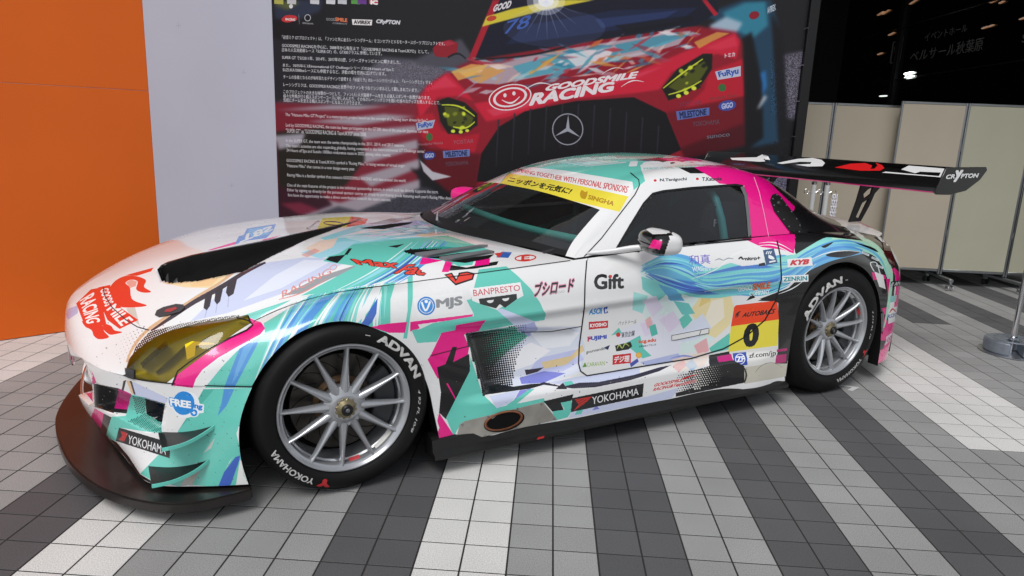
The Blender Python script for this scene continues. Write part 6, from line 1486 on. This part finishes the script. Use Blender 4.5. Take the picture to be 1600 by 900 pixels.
# windscreen and bonnet art (plain colour shapes)
q('0d1024', [(737, 93), (778, 0), (1120, 0), (1122, 18), (1088, 40), (900, 68)]); q('a5182c', [(731, 94), (770, 0), (781, 0), (742, 93)]); q('b01a30', [(1104, 0), (1122, 22), (1116, 26), (1096, 0)])
q('1d2a52', [(790, 70), (820, 40), (960, 16), (1090, 12), (1060, 34), (900, 56)], .6); q('39508a', [(930, 30), (1060, 16), (1040, 28), (940, 44)], .4); q('0a0b16', [(960, 40), (1080, 24), (1084, 34), (980, 52)], .7)
q('d2c23a', [(753, 42), (760, 26), (800, 14), (868, 0), (930, 0), (850, 16)])
RP = random.Random(11)
HOODP = [(704, 108), (738, 95), (900, 70), (1080, 42), (1094, 50), (1086, 72), (1040, 98), (980, 112), (870, 134), (770, 150), (736, 146), (722, 130)]
PAL = ['c9c6cc', '3f93ab', '2f7f9c', 'd8a04a', 'e0dade', '58a8be', '8a3a4a', 'c86a3a', '9fc4cc', 'e8c9b8', 'b03a4a', '6a88a0']
q('b9c6ce', [(716, 112), (760, 100), (900, 74), (1040, 52), (1080, 48), (1060, 70), (980, 92), (860, 116), (780, 132), (740, 130)], .75); q('4a9fb4', [(800, 104), (850, 90), (910, 78), (930, 92), (880, 112), (820, 122)], .85); q('3a8fa8', [(960, 70), (1060, 50), (1076, 56), (1020, 74), (970, 84)], .8); q('e6dfe2', [(880, 86), (950, 72), (960, 90), (900, 104)], .8); q('d89a4a', [(720, 116), (770, 104), (790, 110), (750, 130)], .8)
for k in range(190):
    x, y = RP.uniform(704, 1092), RP.uniform(44, 148)
    if not inside((x, y), HOODP): continue
    a = math.radians(RP.gauss(-16, 22)); L = RP.uniform(6, 30); w = RP.uniform(2, 8); c, sn = math.cos(a), math.sin(a)
    q(RP.choice(PAL), [(x - L * c, y - L * sn), (x + w * .4 * sn, y - w * c * .6), (x + L * c, y + L * sn), (x - w * .4 * sn, y + w * c * .6)], RP.uniform(.45, .95))
q('d9a24c', [(1084, 66), (1120, 50), (1140, 52), (1110, 66), (1092, 76)], .8); q('e6b45a', [(705, 112), (736, 100), (764, 102), (740, 118), (716, 126)], .8)
PP.band('14161d', [(742, 93), (850, 82), (900, 68), (1000, 52), (1080, 40)], [2, 3, 2, 1])
# grille, bumper and lamps
q('0a0a0f', [(745, 284), (752, 240), (780, 198), (820, 174), (900, 158), (990, 152), (1040, 176), (1064, 234), (1010, 258), (860, 280)])
for k in range(11):
    x = 775 + k * 25; t = k / 10; PP.band('2a2a34', [(x, 260 - 30 * math.sin(math.pi * t)), (x + 4, 202 - 40 * math.sin(math.pi * min(1, t * .9 + .08)) ** .7)], [1.2, 2.4], n=6)
q('b9b5bd', [(656, 250), (676, 268), (706, 276), (676, 282), (662, 268)])
q('14160f', [(682, 158), (700, 152), (726, 160), (746, 178), (746, 196), (722, 209), (700, 209), (688, 190)]); q('14160f', [(1034, 138), (1058, 108), (1098, 84), (1113, 84), (1112, 108), (1096, 132), (1066, 150), (1044, 157)])
q('5c6416', [(694, 166), (716, 168), (740, 184), (736, 196), (714, 202), (700, 196)], .8); q('5c6416', [(1044, 136), (1064, 118), (1100, 96), (1106, 106), (1092, 128), (1062, 144)], .8)
for k in range(26):
    (x, y) = (RP.uniform(694, 738), RP.uniform(166, 202)) if k % 2 else (RP.uniform(1046, 1104), RP.uniform(96, 144))
    PP.ell(RP.choice(['a8b426', '1c1f10', 'd6e03a', '7c8420', '2a2e14']), (x, y), RP.uniform(2, 5), RP.uniform(1.5, 3.5), -25)
PS.a[:] = blur(PS.a, 3)
for pts in ([(690, 164), (716, 166), (742, 182)], [(708, 198), (730, 199), (742, 190)], [(1036, 138), (1064, 116), (1098, 92)], [(1044, 148), (1070, 140), (1096, 126)]): PP.band('cdd836', pts, [1.6, 2.8, 1.6])
for (x, y, r) in ((708, 205, 3.4), (720, 206, 3.4), (730, 204, 3), (1060, 150, 4), (1072, 145, 4), (1084, 138, 4)): PP.ell('d6e044', (x, y), r, r * .8)
PP.ell('ffffff', (853, 2), 30, 22, alpha=.35); PP.ell('ffffff', (853, 2), 20, 15, alpha=.5); PP.ell('ffffff', (853, 2), 12, 9, alpha=.9)
for k in range(9):
    a = math.radians(20 + 17 * k); PP.band('dfe6fa', [(853, 2), (853 + 60 * math.cos(a), 2 + 60 * math.sin(a))], [2.2, .2], .35, n=6)
PP.ell('8fa4e0', (866, 44), 80, 30, alpha=.16)
q('8e1626', [(676, 76), (684, 66), (704, 62), (716, 68), (714, 82), (696, 90), (680, 88)]); q('b83044', [(682, 70), (700, 64), (712, 68), (700, 72)], .7); PP.band('1a1a20', [(700, 90), (716, 84), (728, 92)], [3, 3, 2]); PP.ell('8a1828', (1178, 24), 8, 6, -20)
PS.a[:] = blur(PS.a, 2)
# printed asphalt grain
g = np.random.RandomState(4).rand(PS.h // 3 + 1, PS.w // 3 + 1).astype(np.float32); g = np.kron(g, np.ones((3, 3), np.float32))[:PS.h, :PS.w]
mk = Sheet(PS.w, PS.h, '000000'); mp = Painter(mk, PP.at)
for pts in ([(1150, 250), (1262, 195), (1258, 340), (1170, 340)], [(1204, 92), (1262, 78), (1258, 190), (1204, 180)]): mp.poly('ffffff', pts)
for pts in ([(500, 96), (640, 94), (700, 110), (650, 165), (430, 158)], [(560, 330), (660, 292), (900, 300), (1160, 250), (1160, 340), (560, 420)]): mp.poly('707070', pts)
w_ = blur(mk.a, 3)[:, :, :1]; PS.a *= 1 + w_ * ((g - .5) * 1.3)[:, :, None]
# crisp marks on the printed car
star = (887, 202); PP.ring('8f929c', star, 24.5, 25, 1.8, 0, '0e0e14')
for k in range(3):
    a = math.radians(-90 + 120 * k + 2); PP.poly('9da0aa', [(star[0] + 3 * math.cos(a + 1.57), star[1] + 3 * math.sin(a + 1.57)), (star[0] + 23 * math.cos(a), star[1] + 23 * math.sin(a)), (star[0] - 3 * math.cos(a + 1.57), star[1] - 3 * math.sin(a + 1.57))])
PP.ell('e4dfe2', (797, 152), 34, 20, -12); PP.ell('c01c34', (797, 152), 32, 18.4, -12); PP.ell('e4dfe2', (797, 152), 27, 15, -12); PP.ell('c01c34', (797, 152), 23, 12.4, -12); PP.ell('e4dfe2', (789, 149), 2.6, 3.2); PP.ell('e4dfe2', (803, 146), 2.6, 3.2); PP.band('e4dfe2', [(784, 156), (798, 161), (812, 151)], [1, 3.2, 1])
for b_, c_ in ((.12, 'c01c34'), (.055, 'e4dfe2')): PP.text('RACING', ((830, 146), (960, 127), (962, 142), (826, 166)), c_, b_, .2); PP.text('GOODSMILE', ((856, 132), (998, 111), (996, 122), (850, 143)), c_, b_, .2)
PP.band('e4dfe2', [(820, 140), (842, 130), (866, 134)], [.5, 2, .5]); PP.band('e4dfe2', [(970, 136), (990, 126), (1006, 128)], [.5, 2, .5]); PP.band('e4dfe2', [(940, 116), (966, 106), (974, 108)], [.5, 1.4, .5])
PP.text('GOOD', ((772, 8), (800, 0), (798, 12), (770, 19)), 'd8d4d8', .06, .3); PP.text('78', ((790, 34), (830, 22), (828, 42), (788, 54)), '3f5fae', .02, .2); PP.ell('c0442c', (768, 29), 8, 4, -14)
for Q, T_, c1, c2 in (([(1117, 112), (1157, 103), (1157, 119), (1121, 125)], 'FuRyu', 'b8bed2', '2b4fa8'), ([(650, 192), (680, 187), (676, 200), (652, 204)], 'FuRyu', 'a8aec2', '2b4fa8'), ([(1056, 174), (1108, 168), (1108, 180), (1058, 188)], 'MILESTONE', '5a6aa8', '1a2450'), ([(692, 236), (734, 233), (734, 244), (693, 247)], 'MILESTONE', '6a78b0', '1a2450')):
    PP.poly(c1, Q); t_ = [np.array(p, float) for p in Q]; c = sum(t_) / 4; PP.text(T_, [c + (p - c) * .82 for p in t_], c2, .04)
PP.ell('3a4a98', (1136, 165), 14, 8, -10); PP.text('GiGO', ((1127, 162), (1145, 159), (1145, 168), (1127, 171)), 'b0b8dc', .05); PP.ell('2f3a80', (671, 243), 10, 6.5, -6); PP.text('GiGO', ((664, 240), (678, 239), (678, 246), (664, 247)), 'b0b8dc', .05)
PP.text('YOSTAR', ((1060, 160), (1096, 156), (1096, 163), (1060, 167)), '7a3048', .01); PP.text('YOSTAR', ((708, 219), (740, 217), (740, 223), (708, 226)), '9a5a68', .01); PP.text('YOKOHAMA', ((1082, 190), (1124, 186), (1124, 194), (1082, 198)), '5a4a58', .01); PP.text('YOKOHAMA', ((696, 253), (732, 251), (732, 257), (696, 260)), '5a4a58', .01); PP.text('sunoco', ((1104, 212), (1140, 208), (1140, 213), (1104, 217)), '6a6a78', .02); PP.text('トミカ', ((1132, 84), (1148, 81), (1148, 88), (1132, 91)), 'd0c4cc', .04); PP.text('Wonderful Works', ((1108, 152), (1152, 146), (1152, 151), (1108, 157)), '5a4038'); PP.ell('3a6a3a', (1128, 137), 6, 6); PP.ell('3a6a3a', (671, 214), 5, 6); PP.text('Wonderful Works', ((652, 224), (692, 221), (692, 225), (652, 228)), 'a07a80')
PP.text('AVIREX', ((1198, 12), (1211, 6), (1212, 16), (1199, 22)), 'b8c4d0', .04)
# text block
lines = [("「初音ミク GTプロジェクト」は、「ファンと共に走るレーシングチーム」をコンセプトとするモータースポーツプロジェクトです。", 441, 58, 695, 68.5), ("GOODSMILE RACINGを中心に、2008年から現在まで「GOODSMILE RACING & TeamUKYO」として、", 441, 70.7, 670, 81), ("日本の人気自動車レース「SUPER GT」の、GT300クラスに参戦しています。", 441, 77.7, 597, 84), ("SUPER GT では2011年、2014年、2017年の3度、シリーズチャンピオンに輝きました。", 441, 89.4, 626, 97.5), ("また、2025年にはInternational GT Challengeシリーズの24 Hours of Spaと", 442, 102, 616, 109), ("SUZUKA1000kmレースにも参戦するなど、活動の場を世界に広げています。", 442, 108.7, 603, 115.5), ("チームの象徴となるのが毎年新たなデザインで登場する「初音ミク」のレーシングバージョン、「レーシングミク」です。", 443, 120, 675, 129), ("レーシングミクは、GOODSMILE RACINGと世界中のファンをつなぐシンボルとして親しまれています。", 443, 132, 654, 141), ("このプロジェクトの大きな特徴の一つとして、ファン1人1人が直接チームを支える個人スポンサー制度があります。", 443, 143, 673, 153), ("様々な特典が付く個人スポンサーコースに申し込んだり、その年のレーシングミクを用いた様々なグッズを購入することで、", 443, 149.6, 688, 160.6), ("気軽にチームを支える個人スポンサーになることができます。", 443, 156, 565, 161.3),
 ('The "Hatsune Miku GT Project" is a motorsports project based on the concept of a "racing team driven by fans".', 446, 179.6, 669, 189), ('Led by GOODSMILE RACING, the team has been participating in the GT300 class of the popular Japanese car race', 447, 196, 669, 206.4), ('"SUPER GT" as "GOODSMILE RACING & TeamUKYO" since 2008.', 447, 203.8, 573, 210), ('In the SUPER GT, the team won the series championship in the 2011, 2014, and 2017 seasons.', 447, 220, 632, 228), ("The team's activities are also expanding globally, having competed in the Intercontinental GT Challenge series'", 447, 228, 664, 237.2), ('24 Hours of Spa and Suzuka 1000km endurance races in 2025, among other events.', 448, 235.3, 611, 243), ("GOODSMILE RACING & TeamUKYO's symbol is \"Racing Miku,\" a racing version of virtual singer", 448, 251, 633, 259.5), ('"Hatsune Miku" that comes in a new design every year.', 448, 259.2, 555, 264.7), ('Racing Miku is a familiar symbol that connects GOODSMILE RACING with fans around the world.', 449, 273.8, 635, 283), ('One of the main features of the project is the individual sponsorship system, in which each fan directly supports the team.', 449, 289.6, 685, 300.6), ("Either by signing up directly for the personal sponsor course or simply by purchasing goods featuring each year's Racing Miku designs,", 449, 297, 711, 310.5), ("fans have the opportunity to make a direct contribution towards the team's success.", 450, 305, 611, 312.7)]
for i, (s, x0, y0, x1, y1) in enumerate(lines):
    h = 3.2 if i < 11 else 3.3
    PP.text(s, ((x0, y0 - h), (x1, y1 - h), (x1, y1 + h), (x0, y0 + h)), 'dcdce0', .018 if i < 11 else .012)
# sponsor row
PP.curve('c8353a', [(440, 30), (448, 24), (462, 25), (464, 31), (452, 35), (443, 34)]); PP.text('RACING', ((446, 28), (462, 29), (462, 33), (446, 32)), 'ece8e8', .05, .2); PP.band('8a8c92', [(467, 22), (468, 38)], [.6, .6], n=4); PP.ring('c8cad0', (481, 28), 5, 5.4, 1, 0, '1a1b22'); PP.text('PETRONAS AMG', ((473, 35), (490, 36), (490, 38.5), (473, 37.5)), 'c8cad0', .02)
PP.text('GOOD', ((510, 28), (524, 29), (524, 33), (510, 32)), 'b8bac0'); PP.text('SMILE', ((524, 27), (543, 29), (543, 35), (524, 33)), 'e07a52', .05); PP.text('COMPANY', ((520, 35), (543, 36.5), (543, 39), (520, 37.5)), 'b8bac0')
PP.poly('ece8e8', [(550, 30), (582, 31), (581, 40), (551, 39)]); PP.text('AVIREX', ((552, 31.5), (580, 32.5), (579, 38.5), (553, 37.5)), '1a1a20', .05, .1); PP.text('CRyPTON', ((588, 30), (626, 32), (626, 41), (588, 38)), 'dcdce2', .05, .25)
for (x, c) in ((436, 'b8b45a'), (456, 'c8c8cc'), (492, 'd0d0d6'), (517, 'd8d8dc'), (535, 'c8cad0'), (556, '5a9a4a'), (566, '6a3a8a'), (584, 'd24a4a')): PP.poly(c, [(x - 7, 0), (x + 7, 0), (x + 7, 7), (x - 7, 6)])
PP.text('IC', ((579, 0), (591, 0.5), (591, 8), (579, 7)), 'f0f0f0', .08); PP.ell('e0e0e4', (455, 10), 3, 3.4)
poster_img = PS.image('poster_print')
PMAT = sheet_material('poster_print', poster_img, .42, .0, .3)
po = box('poster', (PX0, PY - .004, 0.0), (PX1, PY + .006, PZ1), mat('poster_back', '2a2a2c', .7))
tag(po, 'huge printed poster of a red racing car with a block of text', 'poster')
fr_ = mesh('print', [(PX0, PY - .0052, 0), (PX1, PY - .0052, 0), (PX1, PY - .0052, PZ1), (PX0, PY - .0052, PZ1)], [(0, 1, 2, 3)], PMAT, po)
set_uv(fr_, lambda P: np.stack([(P[:, 0] - PX0) / (PX1 - PX0), P[:, 2] / PZ1], -1))
FRM = mat('black_frame', '101012', .4, metal=.3)
pf = box('frame_upright', (PX1 + .004, PY - .05, 0), (PX1 + .085, PY + .03, 3.25), FRM, po, .006)
for z in np.arange(.5, 3.1, .29):
    tube('clip', [(PX1 - .012, PY - .008, z), (PX1 - .002, PY - .03, z + .008), (PX1 + .012, PY - .052, z + .004)], .005, CHROME, pf, 6)
